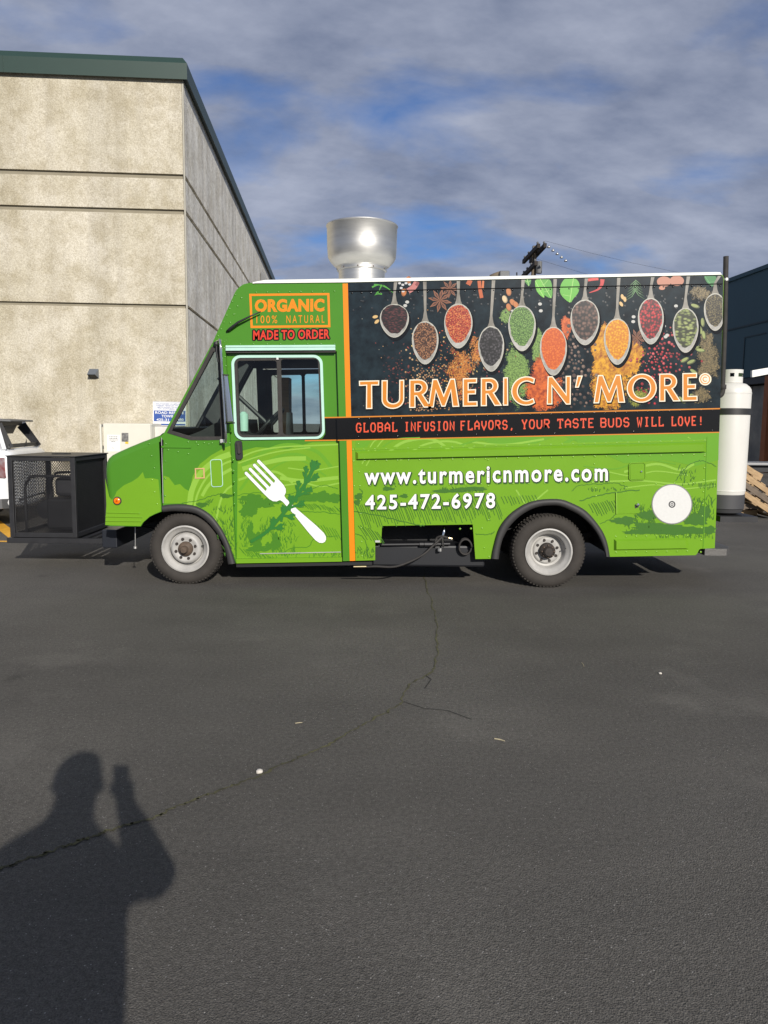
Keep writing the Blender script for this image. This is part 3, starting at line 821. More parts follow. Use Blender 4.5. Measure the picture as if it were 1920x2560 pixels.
hood_low = [(352, 1316), (358, 1306), (374, 1292), (388, 1285), (404, 1279), (404, 1262), (397, 1091)]
hs = hin + [(W(p[0], p[1], YT).x, W(p[0], p[1], YT).z) for p in hood_low]
plate('hood_side', hs, [], YT, .03, M_GD, truck, px=False)
plate('hood_side', hs, [], YB-.03, .03, M_GD, truck, px=False)
# --- cab side skins
cab = [(407, 1264), (401, 1092), (411, 1081), (532, 855)] + roof_line + [(866, 704.5), (888, 1402), (857.5, 1403), (842, 878), (564, 880.5), (590, 1409)] + FRONT_FLARE[::-1][1:-1]
plate('cab_side', cab, [QW_OUT], YT, .045, M_GD, truck)
cabw = [(W(p[0], p[1], YT).x, W(p[0], p[1], YT).z) for p in cab]
qwh = [(W(p[0], p[1], YT).x, W(p[0], p[1], YT).z) for p in QW_OUT]
plate('cab_side', cabw, [qwh], YB-.045, .043, M_GD, truck, px=False)
plate('cab_lining', cabw, [qwh], YB-.052, .004, M_DARKIN, truck, px=False)
# --- sliding doors
door_poly = [(561, 884), (844, 881), (858, 1398), (588, 1402)]
D_W = [(W(p[0], p[1], YT).x, W(p[0], p[1], YT).z) for p in door_poly]; DWW = [(W(p[0], p[1], YT).x, W(p[0], p[1], YT).z) for p in DW_OUT]
near_door = plate('sliding_door', door_poly, [DW_OUT], YT+.048, .03, M_GD, truck)
far_door = plate('sliding_door', D_W, [DWW], YB-.08, .025, M_DARKIN, truck, px=False)
# --- box side skins
box_front_x0, box_front_x1 = 866.8, 888.8
boxp = [(866.8, 704.5), (1804, 686), (1808, 690), (1809.5, 700), (1799, 1050), (1787, 1370.5), (1752, 1372), (1748, 1374), (1743, 1384), (1739, 1388), (1525, 1392)] + REAR_FLARE[::-1][1:-1] + [(1228, 1397), (1188.5, 1397.5), (1182, 1311), (955, 1314.7), (953, 1357), (938, 1357), (938, 1400.5), (888.8, 1402)]
plate('box_side', boxp, [], YT, .04, M_GL, truck)
bw = [(W(p[0], p[1], YT).x, W(p[0], p[1], YT).z) for p in boxp]
plate('box_side', bw, [], YB-.04, .04, M_GL, truck, px=False)
# rear wall, floor, partition, ceiling
pxz = lambda px, py: (W(px, py, YT).x, W(px, py, YT).z)
def loft(name, pts, y0, y1, m, parent=truck, th=0.0):
    mb = MB(); q = [pxz(*p) for p in pts]
    for i in range(len(q)-1):
        mb.quad((q[i][0], y0, q[i][1]), (q[i+1][0], y0, q[i+1][1]), (q[i+1][0], y1, q[i+1][1]), (q[i][0], y1, q[i][1]))
    return mb.build(name, m, parent)
loft('rear_wall', [(1809.3, 692), (1799, 1050), (1786.8, 1370)], YT+.004, YB-.004, M_GL)
# rounded rear post strip and seam on the near side
loft('floor', [(420, 1320), (590, 1310), (1785, 1285)], YT+.63, YB-.63, M_UNDER)
loft('partition', [(892, 712), (905, 1360)], YT+.06, YB-.06, M_DARKIN)
loft('ceiling', [(590, 742), (640, 724), (892, 722)], YT+.06, YB-.06, M_DARKIN)
# roof with a white rolled edge
rt = [(632, 706), (660, 701), (1200, 692.5), (1800, 681)]; rb = [(1804.5, 687), (866, 706.3), (640, 708.5)]
rq = [pxz(*p) for p in rt + rb]
mb = MB(); n = len(rq)
ys = [(YT-.012, -.012), (YT-.006, 0.0), (YT+.08, .02), ((YT+YB)/2, .05), (YB-.08, .02), (YB+.006, 0.0), (YB+.012, -.012)]
vs = []
for y, dz in ys:
    for i, (x, z) in enumerate(rq): vs.append((x, y, z + (dz if i < 4 else 0)))
fs = [(i*n+j, i*n+(j+1) % n, (i+1)*n+(j+1) % n, (i+1)*n+j) for i in range(len(ys)-1) for j in range(n)]
fs += [tuple(range(n)), tuple((len(ys)-1)*n+j for j in range(n))]
mb.add(vs, fs); mb.build('roof', M_WHITE, truck)
# front: windscreen slope
loft('front_header', [(532, 855)] + roof_line, YT+.002, YB-.002, M_GD)
def ws(t, y):  # point on the windscreen slope, t from the cowl up
    a, b = pxz(411, 1081), pxz(532, 855); return Vector((a[0]+(b[0]-a[0])*t, y, a[1]+(b[1]-a[1])*t))
mb = MB()
def wsbox(t0, t1, y0, y1, th=.03):
    nn = Vector((ws(1, 0)-ws(0, 0))).normalized(); nn = Vector((nn.z, 0, -nn.x))*th
    v = [ws(t0, y0), ws(t1, y0), ws(t1, y1), ws(t0, y1)]; mb.add(v+[p+nn for p in v], [(0,1,2,3),(7,6,5,4),(0,4,5,1),(1,5,6,2),(2,6,7,3),(3,7,4,0)])
wsbox(0, 1, YT+.046, YT+.12); wsbox(0, 1, YB-.12, YB-.056); wsbox(0, .06, YT+.12, YB-.12); wsbox(.94, 1, YT+.12, YB-.12); wsbox(.06, .94, (YT+YB)/2-.025, (YT+YB)/2+.025)
mb.build('windscreen_frame', M_BLACK, truck)
for (y0, y1) in ((YT+.12, (YT+YB)/2-.025), ((YT+YB)/2+.025, YB-.12)):
    mb = MB(); nn = Vector((ws(1, 0)-ws(0, 0))).normalized(); nn = Vector((nn.z, 0, -nn.x))*.015
    mb.quad(ws(.06, y0)+nn, ws(.94, y0)+nn, ws(.94, y1)+nn, ws(.06, y1)+nn); mb.build('windscreen', M_GLASS, truck)
loft('cowl', [(397, 1090), (403, 1084), (411, 1080)], YT+.03, YB-.03, M_BLACK)
# firewall and dashboard
loft('firewall', [(413, 1095), (425, 1330)], YT+.05, YB-.05, M_UNDER)
dash = [(440, 1092), (476, 1078), (505, 1062), (538, 1046), (556, 1046), (562, 1100), (556, 1200), (440, 1200)]
plate('dashboard', [pxz(*p) for p in dash], [], YT+.42, 1.55, M_DARKIN, truck, px=False)
plate('engine_cover', [pxz(*p) for p in [(556, 1085), (640, 1100), (660, 1130), (660, 1240), (556, 1240)]], [], YT+.8, .8, M_DARKIN, truck, px=False)
# windows: rubber frames, trims and panes
qin = [(429, 1077), (533, 879), (543, 879), (553, 1091), (520, 1091.5), (478, 1091.5)]
plate('quarter_window_frame', grow(QW_OUT, .3), [qin], YT-.006, .03, M_RUBBER, truck)
plate('quarter_window_frame', [pxz(*p) for p in QW_OUT], [[pxz(*p) for p in qin]], YB-.05, .04, M_RUBBER, truck, px=False)
def pane(name, pts, Y, par, px=True):
    mb = MB(); q = [W(p[0], p[1], Y) if px else Vector((pxz(*p)[0], Y, pxz(*p)[1])) for p in pts]
    mb.add(q, [tuple(range(len(q)))]); return mb.build(name, M_GLASS, par)
pane('quarter_window_glass', qin, YT+.012, truck)
pane('quarter_window_glass', qin, YB-.03, truck, False)
trim_in = rrect([(584.5, 894.5), (799.5, 893.5), (806, 1091.5), (593, 1094)], 17)
plate('window_trim', DW_OUT, [trim_in], YT+.03, .03, M_MINT, near_door)
w1 = rrect([(593, 902), (691.5, 901), (696.5, 1086.5), (600.5, 1088)], 7); w2 = rrect([(701.5, 898), (795, 897.5), (801, 1086), (706.5, 1087)], 8)
plate('window_frame', grow(trim_in, .3), [w1, w2], YT+.036, .03, M_RUBBER, near_door)
pane('window_pane', w1, YT+.05, near_door); pane('window_pane', w2, YT+.055, near_door)
plate('window_frame', [pxz(*p) for p in DW_OUT], [[pxz(*p) for p in w1], [pxz(*p) for p in w2]], YB-.075, .03, M_RUBBER, far_door, px=False)
pane('window_pane', w1, YB-.065, far_door, False); pane('window_pane', w2, YB-.062, far_door, False)
mb = MB(); mb.box(W(697, 1090, YT+.025), W(699, 1089, YT+.03)); 
plate('window_latch', [(691, 894), (696, 894), (696.5, 899), (691, 899)], [], YT+.02, .02, M_ALU, near_door)
# seat, steering wheel and things on the dash
mb = MB(); sc_ = W(672, 1062, YT+.62)
ax = Vector((-.72, .05, .66)).normalized(); e1 = Vector((.66, 0, .72)).normalized(); e2 = Vector((0, 1, 0))
rim = [sc_ + (e1*cos(t) + e2*sin(t))*.215 for t in [2*pi*k/36 for k in range(37)]]
mb.tube(rim, .016, 8, False); sw = mb.build('steering_wheel', M_BLACK, truck, smooth=True)
mb = MB(); mb.tube([sc_+e1*.2, sc_-e1*.2], .012, 6); mb.tube([sc_+e2*.2, sc_], .012, 6); mb.lathe([(0, -.03), (.05, -.02), (.05, .03), (0, .03)], sc_, 'X', 14); mb.build('spoke', M_BLACK, sw)
mb = MB(); mb.tube([sc_, sc_+ax*.7], .022, 8); mb.build('steering_column', M_BLACK, truck)
plate('seat_back', [pxz(*p) for p in [(792, 1052), (806, 1046), (815, 1060), (800, 1150), (770, 1150)]], [], YT+.45, .5, M_DARKIN, truck, px=False)
plate('seat_cushion', [pxz(*p) for p in [(705, 1140), (790, 1145), (790, 1180), (705, 1175)]], [], YT+.45, .5, M_DARKIN, truck, px=False)
mb = MB(); p = W(609, 1070, YT+.35); mb.lathe([(0, -.03), (.045, -.03), (.048, .13), (.02, .16), (0, .16)], p, 'Z', 14); mb.build('dash_canister', M_MINT, truck, auto=40)
mb = MB(); a = W(702, 946, YB-.35); b = W(722, 1085, YB-.35); mb.box((a.x, YB-.55, b.z-.25), (a.x+.12, YB-.3, a.z)); mb.build('wood_panel', mat('interior_wood', srgb(176, 132, 88), 0.6, var=.2, vscale=6, stretch=(1, 1, 8)), truck)
mb = MB(); p = W(724, 1086, YB-.6); mb.lathe([(0, -.1), (.05, -.1), (.035, .25), (0, .25)], p, 'Z', 12); mb.build('paper_roll', M_CREAM, truck, auto=40)

# --- fender flares
def resample(pts, n):
    q = line2(pts, 8); ls = [0.0]
    for i in range(1, len(q)): ls.append(ls[-1] + math.dist(q[i], q[i-1]))
    out, j = [], 0
    for k in range(n):
        t = ls[-1]*k/(n-1)
        while j < len(ls)-2 and ls[j+1] < t: j += 1
        f_ = (t-ls[j])/max(1e-9, ls[j+1]-ls[j]); out.append((q[j][0]+(q[j+1][0]-q[j][0])*f_, q[j][1]+(q[j+1][1]-q[j][1])*f_))
    return out
def flare(name, out, inn):
    n = 40; A, B = resample(out, n), resample(inn, n); mb = MB(); vs = []
    sec_ = [(0, .002), (.04, -.018), (.15, -.032), (.4, -.040), (.75, -.038), (.93, -.028), (1.0, -.012), (1.0, .07)]
    for t, dy_ in sec_:
        for k in range(n): vs.append(W(A[k][0]+(B[k][0]-A[k][0])*t, A[k][1]+(B[k][1]-A[k][1])*t, YT+dy_))
    m_ = len(sec_)
    fs = [(i*n+k, i*n+k+1, (i+1)*n+k+1, (i+1)*n+k) for i in range(m_-1) for k in range(n-1)]
    fs += [tuple(i*n for i in range(m_)), tuple(i*n+n-1 for i in range(m_))]
    mb.add(vs, fs); return mb.build(name, M_FLARE, truck, auto=50)
flare('fender_flare', FRONT_FLARE, FRONT_FLARE_IN); flare('fender_flare', REAR_FLARE, REAR_FLARE_IN)
# --- wheel wells
def well(c, r, a0, name='wheel_well'):
    mb = MB(); n = 20; q = W(*c, YT); vs = []
    for k in range(n+1):
        t = pi*(a0 + (1-2*a0)*k/n)
        vs += [(q.x+r*cos(t), YT+.03, q.z+r*sin(t)), (q.x+r*cos(t), YT+.62, q.z+r*sin(t))]
    fs = [(2*k, 2*k+1, 2*k+3, 2*k+2) for k in range(n)] + [tuple([2*k+1 for k in range(n+1)])]
    mb.add(vs, fs); return mb.build(name, M_UNDER, truck)
well((450, 1390), .50, .17); well((1375, 1394), .545, .03)
# --- wheels
def wheel(pc, rr, Yw, rear, parent, mirror=False, cx=None):
    c = W(pc[0], pc[1], YT+.03); c.y = Yw
    c.z = rr-.004
    s = -1 if mirror else 1
    def pr(p): return [(r, t*s) for r, t in p]
    rim_r = .223
    mb = MB()
    mb.lathe(pr([(rim_r-.004, .03), (rim_r+.012, .008), (rim_r+.03, -.003), (rr-.075, -.012), (rr-.04, -.006), (rr-.018, .012), (rr-.004, .035), (rr, .07), (rr, .155), (rr-.006, .19), (rr-.03, .225), (rr-.09, .236), (rim_r, .21)]), c, 'Y', 72)
    tyre_m = mb.build('tyre', M_TYRE, parent, auto=50)
    tr = MB(); nb = 64
    for k in range(nb):
        for (t0_, t1_, w) in ((.012, .052, .017), (.172, .212, .017)):
            a = 2*pi*(k + (.5 if t0_ > .1 else 0))/nb; d = Vector((cos(a), 0, sin(a))); tt = Vector((-sin(a), 0, cos(a)))*w/2
            r0 = rr-.012; r1 = rr+.004
            ra, rb_ = rr-.022, rr+.003
            y0, y1 = c.y+t0_*s, c.y+t1_*s
            pts = []
            for (r_, yy) in ((ra, y0), (rb_, y1 if t0_ < .1 else y0), (rr-.01, y1 if t0_ < .1 else y0)):
                pass
            q0 = Vector((c.x, y0, c.z)) + d*(rr-.015); q1 = Vector((c.x, y1, c.z)) + d*(rr+.001)
            if t0_ > .1: q0 = Vector((c.x, y0, c.z)) + d*(rr+.001); q1 = Vector((c.x, y1, c.z)) + d*(rr-.015)
            up2 = d*.007
            tr.add([q0-tt-up2*2, q0+tt-up2*2, q0+tt+up2, q0-tt+up2, q1-tt-up2*2, q1+tt-up2*2, q1+tt+up2, q1-tt+up2], [(3,2,1,0),(4,5,6,7),(0,1,5,4),(1,2,6,5),(2,3,7,6),(3,0,4,7)])
        a = 2*pi*k/nb; d = Vector((cos(a), 0, sin(a))); tt = Vector((-sin(a), 0, cos(a)))*.009
        for y_ in (.085, .12):
            q0 = Vector((c.x, c.y+y_*s, c.z))+d*(rr-.002); q1 = q0 + Vector((0, .022*s, 0)); up2 = d*.005
            tr.add([q0-tt-up2, q0+tt-up2, q0+tt+up2, q0-tt+up2, q1-tt-up2, q1+tt-up2, q1+tt+up2, q1-tt+up2], [(3,2,1,0),(4,5,6,7),(0,1,5,4),(1,2,6,5),(2,3,7,6),(3,0,4,7)])
    stuff(tr.build('tread', M_TYRE, tyre_m))
    mb = MB()
    if not rear:
        prof = [(rim_r+.004, .012), (rim_r+.006, .0), (rim_r-.008, -.004), (rim_r-.018, .006), (rim_r-.026, .022), (rim_r-.045, .03), (rim_r-.058, .05), (.165, .085), (.153, .085), (.146, .030), (.128, .012), (.112, .010), (.09, .022), (.07, .026), (.0, .026)]
    else:
        prof = [(rim_r+.004, .012), (rim_r+.006, .0), (rim_r-.008, -.004), (rim_r-.018, .006), (rim_r-.026, .022), (rim_r-.045, .03), (rim_r-.058, .06), (.155, .11), (.135, .118), (.128, .10), (.11, .092), (.085, .10), (.0, .105)]
    mb.lathe(pr(prof), c, 'Y', 56); rim_o = mb.build('rim', M_RIM, parent, auto=45)
    for k in range(8):
        a = 2*pi*(k+.35)/8; rad = .098 if not rear else .104; yy = .010 if not rear else .090
        q = c + Vector((rad*cos(a), s*(yy-.004), rad*sin(a)))
        mb = MB(); mb.lathe(pr([(0, 0), (.013, 0), (.016, .012)]), q, 'Y', 10); mb.build('lug_hole' if not rear else 'lug_nut', M_HUBD, rim_o)
    mb = MB()
    if not rear: mb.lathe(pr([(.072, .03), (.07, .0), (.058, -.012), (.05, -.02), (.038, -.024), (.034, -.06), (.028, -.07), (0, -.072)]), c, 'Y', 24)
    else: mb.lathe(pr([(.078, .1), (.074, .05), (.05, .03), (.045, .0), (.036, -.01), (0, -.012)]), c, 'Y', 24)
    hub_o = mb.build('hub', M_HUB if not rear else M_HUBD, rim_o, auto=40)
    if rear:
        for k in range(8):
            a = 2*pi*k/8; q = c + Vector((.058*cos(a), s*.03, .058*sin(a))); mb = MB(); mb.lathe(pr([(0, -.006), (.008, -.004), (.009, .02)]), q, 'Y', 6); mb.build('bolt', M_HUB, hub_o)
    q = c + Vector((.17, s*.01, .03)); mb = MB(); mb.tube([q+Vector((0, .03*s, 0)), q+Vector((-.012, -.008*s, .004))], .005, 6); mb.build('valve_stem', M_BLACK, rim_o)
def wheel_thing(pc, rr, Yw, rear, mirror=False):
    w = bpy.data.objects.new('wheel', None); COL.objects.link(w); w.parent = truck
    w.empty_display_size = .2
    wheel(pc, rr, Yw, rear, w, mirror)
wheel_thing((464, 1383), .352, YT+.02, False)
wheel_thing((1372, 1388), .358, YT+.03, True)
wheel_thing((464, 1383), .352, YB-.02, False, True)
wheel_thing((1372, 1388), .358, YB-.03, True, True)
# --- chassis
mb = MB(); z1 = .62
fx, rx = W(464, 1383, YT+.03).x, W(1372, 1388, YT+.03).x
for y in (YT+.68, YB-.68): mb.bar((fx-.65, y, .55), (rx+1.45, y, .60), .09, .16)
mb.build('chassis_rail', M_UNDER, truck)
for x, r_ in ((fx, .06), (rx, .09)):
    mb = MB(); mb.tube([(x, YT+.22, .35), (x, YB-.22, .35)], r_, 12)
    if x == rx: mb.lathe([(0, -.2), (.1, -.16), (.19, 0), (.1, .16), (0, .2)], (x, (YT+YB)/2, .35), 'Y', 16)
    mb.build('axle', M_UNDER, truck)
for sx in (fx, rx):
    for y in (YT+.5, YB-.5):
        mb = MB(); mb.bar((sx-.6, y, .48), (sx, y, .38), .06, .05); mb.bar((sx, y, .38), (sx+.6, y, .48), .06, .05); mb.build('leaf_spring', M_UNDER, truck)
mb = MB(); mb.box((fx+.9, YT+.9, .32), (fx+2.2, YB-.9, .52)); mb.build('transmission_housing', M_UNDER, truck)
mb = MB(); mb.tube([(fx+.4, YB-.5, .32), (fx+1.6, YB-.5, .3), (rx-.7, YB-.45, .33)], .045, 10); mb.build('exhaust_pipe', M_UNDER, truck)
# inner apron and recessed service tray in the side cut-out
plate('tray_back', [(930, 1300), (1200, 1300), (1200, 1400), (930, 1400)], [], YT+.42, .02, M_UNDER, truck)
loft('tray_roof', [(940, 1311), (1195, 1308)], YT+.04, YT+.44, M_UNDER)
loft('tray_end', [(950, 1305), (950, 1360)], YT+.04, YT+.44, M_UNDER); loft('tray_end', [(1186, 1305), (1192, 1400)], YT+.04, YT+.44, M_UNDER)
mb = MB(); a, b = W(930, 1362, YT+.1), W(1186, 1418, YT+.1); mb.box((a.x, YT+.1, b.z), (b.x+.1, YT+.75, a.z)); mb.build('waste_tank', mat('tank_black', (.012, .013, .016), .45), truck, bevel=.02)
mb = MB(); a, b = W(953, 1362, YT+.07), W(1125, 1360, YT+.07); mb.tube([a, b], .013, 8); mb.build('gas_pipe', M_BLACK, truck)
mb = MB()
for px in (1054, 1066, 1076, 1086):
    c = W(px, 1361, YT+.07); mb.lathe([(0, -.02), (.024, -.02), (.024, .02), (0, .02)], c, 'X', 10)
mb.build('pipe_coupling', M_BLACK, truck)
mb = MB(); mb.tube([W(1111, 1315, YT+.06), W(1110, 1330, YT+.05), W(1106, 1345, YT+.04), W(1108, 1368, YT+.05)], [.012, .016, .014, .008], 8); mb.build('gas_valve', M_CHROME, truck, smooth=True)
mb = MB(); mb.lathe([(0, -.02), (.022, -.015), (.022, .015), (0, .02)], W(1099, 1374, YT+.05), 'Z', 8); mb.build('valve_cap', M_ALU, truck)
hose = smooth_line([W(916, 1417, YT-.02), W(940, 1416, YT-.03), W(985, 1417, YT-.04), W(1025, 1404, YT-.03), W(1060, 1385, YT-.02), W(1085, 1362, YT+.0), W(1105, 1343, YT+.02), W(1090, 1358, YT+.04), W(1092, 1345, YT+.05), W(1105, 1341, YT+.03), W(1122, 1345, YT+.02)], 6)
mb = MB(); mb.tube(hose, .0105, 8); mb.build('gas_hose', M_RUBBER, truck, smooth=True)
mb = MB(); mb.tube([W(884, 1417, YT-.02), W(916, 1416.5, YT-.02)], .010, 8); mb.tube([W(1120, 1344.5, YT+.02), W(1130, 1347, YT+.02)], .009, 8); mb.build('hose_fitting', M_BRASS, truck)
coil = []
cc_ = W(1163, 1372, YT+.06)
for k in range(50):
    t = k/50*2*pi*2.4; coil.append(cc_ + Vector((.06*cos(t), .0015*k-.03, .075*sin(t)+.02)))
mb = MB(); mb.tube(coil, .009, 6); mb.build('coiled_hose', M_RUBBER, truck, smooth=True)
mb = MB(); a = W(938, 1356, YT-.004); mb.box(a, a+Vector((.045, .03, .02))); mb.build('bracket', M_ALU, truck)
# underside sill bars
mb = MB(); mb.bar(W(592, 1413, YT+.06), W(930, 1407, YT+.06), .05, .03); mb.build('sill_bar', M_UNDER, truck)

# --- front bumper, stay rod, marker light
mb = MB(); a, b = W(254, 1324, YT+.35), W(293, 1370, YT+.35); mb.box((a.x, YT+.35, b.z), (b.x, YB-.35, a.z)); mb.build('front_bumper', mat('bumper_black', (.014, .016, .022), .4), truck, bevel=.01)
mb = MB(); mb.tube([W(338, 1318, YT+.2), W(338, 1366, YT+.2)], .004, 6); mb.lathe([(0, -.02), (.018, -.02), (.018, .0), (0, .01)], W(338, 1366, YT+.2), 'Z', 8); mb.build('stay_rod', M_ALU, truck)
mb = MB(); c = W(293.5, 1252, YT); mb.lathe([(0, -.022), (.018, -.021), (.03, -.014), (.033, -.002)], c, 'Y', 24); ml = mb.build('marker_lamp', M_AMBER, truck, auto=40)
mb = MB(); mb.lathe([(.031, -.012), (.039, -.01), (.041, .0)], c, 'Y', 24); mb.build('bezel', M_RUBBER, ml)
mb = MB(); mb.lathe([(0, -.025), (.010, -.024), (.012, -.020)], c, 'Y', 12); mb.build('lens_boss', mat('amber_dark', srgb(180, 70, 5), .3), ml)
# nose: headlamps and grille
nx, nz = pxz(264, 1222)
for y in (YT+.26, YB-.26):
    mb = MB(); mb.lathe([(0, -.018), (.05, -.014), (.085, -.002), (.095, .02)], (nx+.004, y, nz), 'X', 28); hl = mb.build('headlamp', M_CHROME, truck, auto=40)
    mb = MB(); mb.lathe([(.088, -.012), (.104, -.014), (.108, .02)], (nx+.004, y, nz), 'X', 28); mb.build('bezel', M_RUBBER, hl, auto=40)
for k in range(5):
    mb = MB(); z_ = nz-.12+.06*k; mb.box((nx-.006, YT+.5, z_-.014), (nx+.03, YB-.5, z_+.014)); mb.build('grille_bar', M_BLACK, truck, bevel=.004)
# hood creases
for pts in ([(266, 1281), (350, 1283)], [(264, 1291), (356, 1293)], [(264, 1302), (353, 1303)]):
    q = [W(p[0], p[1], YT) for p in pts]; mb = MB(); mb.bar(q[0]+Vector((0, -.003, 0)), q[1]+Vector((0, -.003, 0)), .012, .012); mb.build('pressed_rib', M_GL, truck, bevel=.004)
# --- mirror
mb = MB(); yo = YT-.16
armp = smooth_line([W(541, 856, YT-.02), W(547, 851, YT-.06), W(551, 858, yo), W(556, 940, yo), W(561, 1020, yo), (W(565, 1098, yo)), W(562, 1106, YT-.10), W(556, 1106, YT-.02)], 6)
mb.tube(armp, .011, 10); mir = mb.build('mirror_arm', M_CHROME, truck, smooth=True)
mb = MB(); mc = [(559, 938), (570, 940), (584, 1056), (567, 1057)]
q = [W(p[0], p[1], yo-.06) for p in mc]; q2 = [W(p[0], p[1], yo+.05) for p in mc]
mb.add(q+q2, [(0,1,2,3),(7,6,5,4),(0,4,5,1),(1,5,6,2),(2,6,7,3),(3,7,4,0)]); mb.build('mirror_head', M_CHROME, mir, bevel=.012)
mb = MB(); mb.bar(W(557, 937, yo), W(571, 938, yo), .03, .012); mb.bar(W(564, 1059, yo), W(586, 1057, yo), .03, .014); mb.build('mirror_clamp', M_BLACK, mir)
mb = MB(); mb.lathe([(0, -.03), (.022, -.02), (.022, .03), (0, .03)], W(540, 860, YT-.02), 'Y', 10); mb.tube([W(541, 862, YT-.03), W(541, 880, YT-.04), W(545, 905, YT-.05)], .008, 6); mb.build('mirror_bracket', M_BLACK, mir)
mb = MB(); mb.box(W(549, 1098, YT-.05), W(564, 1108, YT+.0)); mb.build('lower_bracket', M_ALU, mir, bevel=.006)
# --- whip wiper on the cab side, door handle, flaps, rail
mb = MB(); mb.tube([W(567, 829, YT-.01), W(574, 823, YT-.03), W(595, 806, YT-.05), W(625, 791, YT-.05), W(652, 779, YT-.045)], [.010, .014, .011, .008, .005], 8); mb.build('wiper_arm', M_BLACK, truck, smooth=True)
hd = rrect([(587, 1102), (604, 1101), (607, 1148), (590, 1150)], 6, 4); hbk = plate('door_handle', hd, [], YT+.02, .03, M_BLACK, near_door)
plate('handle_lever', rrect([(592, 1106), (599, 1106), (602, 1134), (594.5, 1135)], 3, 3), [], YT+.0, .02, M_RUBBER, near_door)
for y0, th_, m_ in ((863.5, 5, M_MINT), (869.5, 7, M_MINT)):
    plate('door_rail', [(564, y0), (838, y0-1.5), (838.2, y0+th_-1.5), (564, y0+th_)], [], YT-.024, .022, m_, truck)
plate('door_rail_seal', [(565, 877), (839, 875), (839.2, 881), (565, 882.5)], [], YT-.004, .002, M_RUBBER, truck)
fuel = rrect([(525.5, 1149.5), (554, 1148.5), (557, 1216), (529, 1217.5)], 6, 4)
plate('fuel_flap_rim', grow(fuel, .6), [grow(fuel, -.9)], YT-.008, .008, M_MINT, truck)
plate('fuel_flap', grow(fuel, -1.6), [], YT-.006, .005, M_GL, truck)
plate('plate_frame', [(487, 1170.5), (511, 1170), (512, 1196), (487.5, 1197)], [[(490, 1173.5), (508, 1173), (508.6, 1193.2), (490.6, 1194)]], YT-.008, .007, mat('tan_frame', srgb(196, 160, 110), .5), truck)
# hinge strip above the cowl, door sill trims
mb = MB(); mb.bar(W(403, 1117, YT-.004), W(478, 1118, YT-.004), .012, .02); mb.build('cowl_hinge', M_GD, truck, bevel=.004)
mb = MB(); mb.bar(W(650, 1384, YT+.042), W(852, 1380, YT+.042), .006, .008); mb.build('door_sill_trim', M_ALU, near_door)
plate('door_sill', [(590, 1397.5), (855, 1393.5), (855.3, 1404), (591, 1408.5)], [], YT+.006, .04, M_GL, truck)
mb = MB(); mb.bar(W(404, 1094, YT-.004), W(408, 1258, YT-.004), .006, .006); mb.build('cowl_seam_trim', M_ALU, truck)

# --- raised rails and hatches on the box side
def ridge(name, quad, d, m=M_GL, ins=3.0, par=truck):
    q = [Vector(p) for p in quad]; c = sum(q, Vector((0, 0)))/4
    inn = [(q[0].x+ins*1.2, q[0].y+ins), (q[1].x-ins*1.2, q[1].y+ins), (q[2].x-ins*1.2, q[2].y-ins*.4), (q[3].x+ins*1.2, q[3].y-ins*.4)]
    mb = MB(); f_ = [W(p[0], p[1], YT-d) for p in inn]; k_ = [W(p.x, p.y, YT+.002) for p in q]
    mb.add(f_+k_, [(0,1,2,3),(0,4,5,1),(1,5,6,2),(2,6,7,3),(3,7,4,0)]); return mb.build(name, m, par)
ridge('rub_rail', [(888, 1128), (1766, 1105), (1766, 1131), (888, 1149.5)], .035, ins=6)
ridge('rail_flange', [(886, 1119), (1767, 1098.5), (1767, 1104), (886, 1126)], .004, ins=.6)
ridge('lower_rub_rail', [(1534, 1347), (1721, 1344), (1722, 1373), (1534, 1376)], .03, ins=6)
mb = MB(); mb.bar(W(872, 728.5, YT-.003), W(1806, 709.5, YT-.003), .012, .008); mb.build('roof_rail', M_BLACKV, truck, bevel=.003)
hatch = rrect([(1573, 1158), (1613, 1156), (1614, 1199), (1574, 1201)], 6, 4)
plate('hatch_frame', grow(hatch, 1.3), [grow(hatch, -1.2)], YT-.012, .012, M_GL, truck)
ho = plate('hatch', grow(hatch, -1.9), [], YT-.007, .006, M_GL, truck)
mb = MB(); mb.lathe([(0, -.012), (.008, -.011), (.011, -.002)], W(1603, 1179, YT-.007), 'Y', 10); mb.build('lock', M_CHROME, ho)
sd = [(1541, 1233), (1597, 1231), (1598, 1283), (1542, 1285)]
so_ = plate('service_door', sd, [], YT-.004, .003, M_GL, truck)
mb = MB(); mb.bar(W(1540.5, 1231, YT-.008), W(1541.5, 1285, YT-.008), .010, .008); mb.build('hinge', M_GLL, so_)
mb = MB(); mb.lathe([(0, -.02), (.014, -.018), (.02, .0)], W(1594, 1262, YT-.006), 'Y', 10); mb.build('latch', M_CHROME, so_)
plate('latch_recess', [(1587, 1262), (1593, 1258), (1597, 1268), (1588, 1271)], [], YT-.007, .002, M_BLACK, so_)
mb = MB(); mb.bar(W(1768, 1092, YT-.001), W(1758, 1372, YT-.001), .006, .006); mb.build('corner_seam', M_GM, truck)
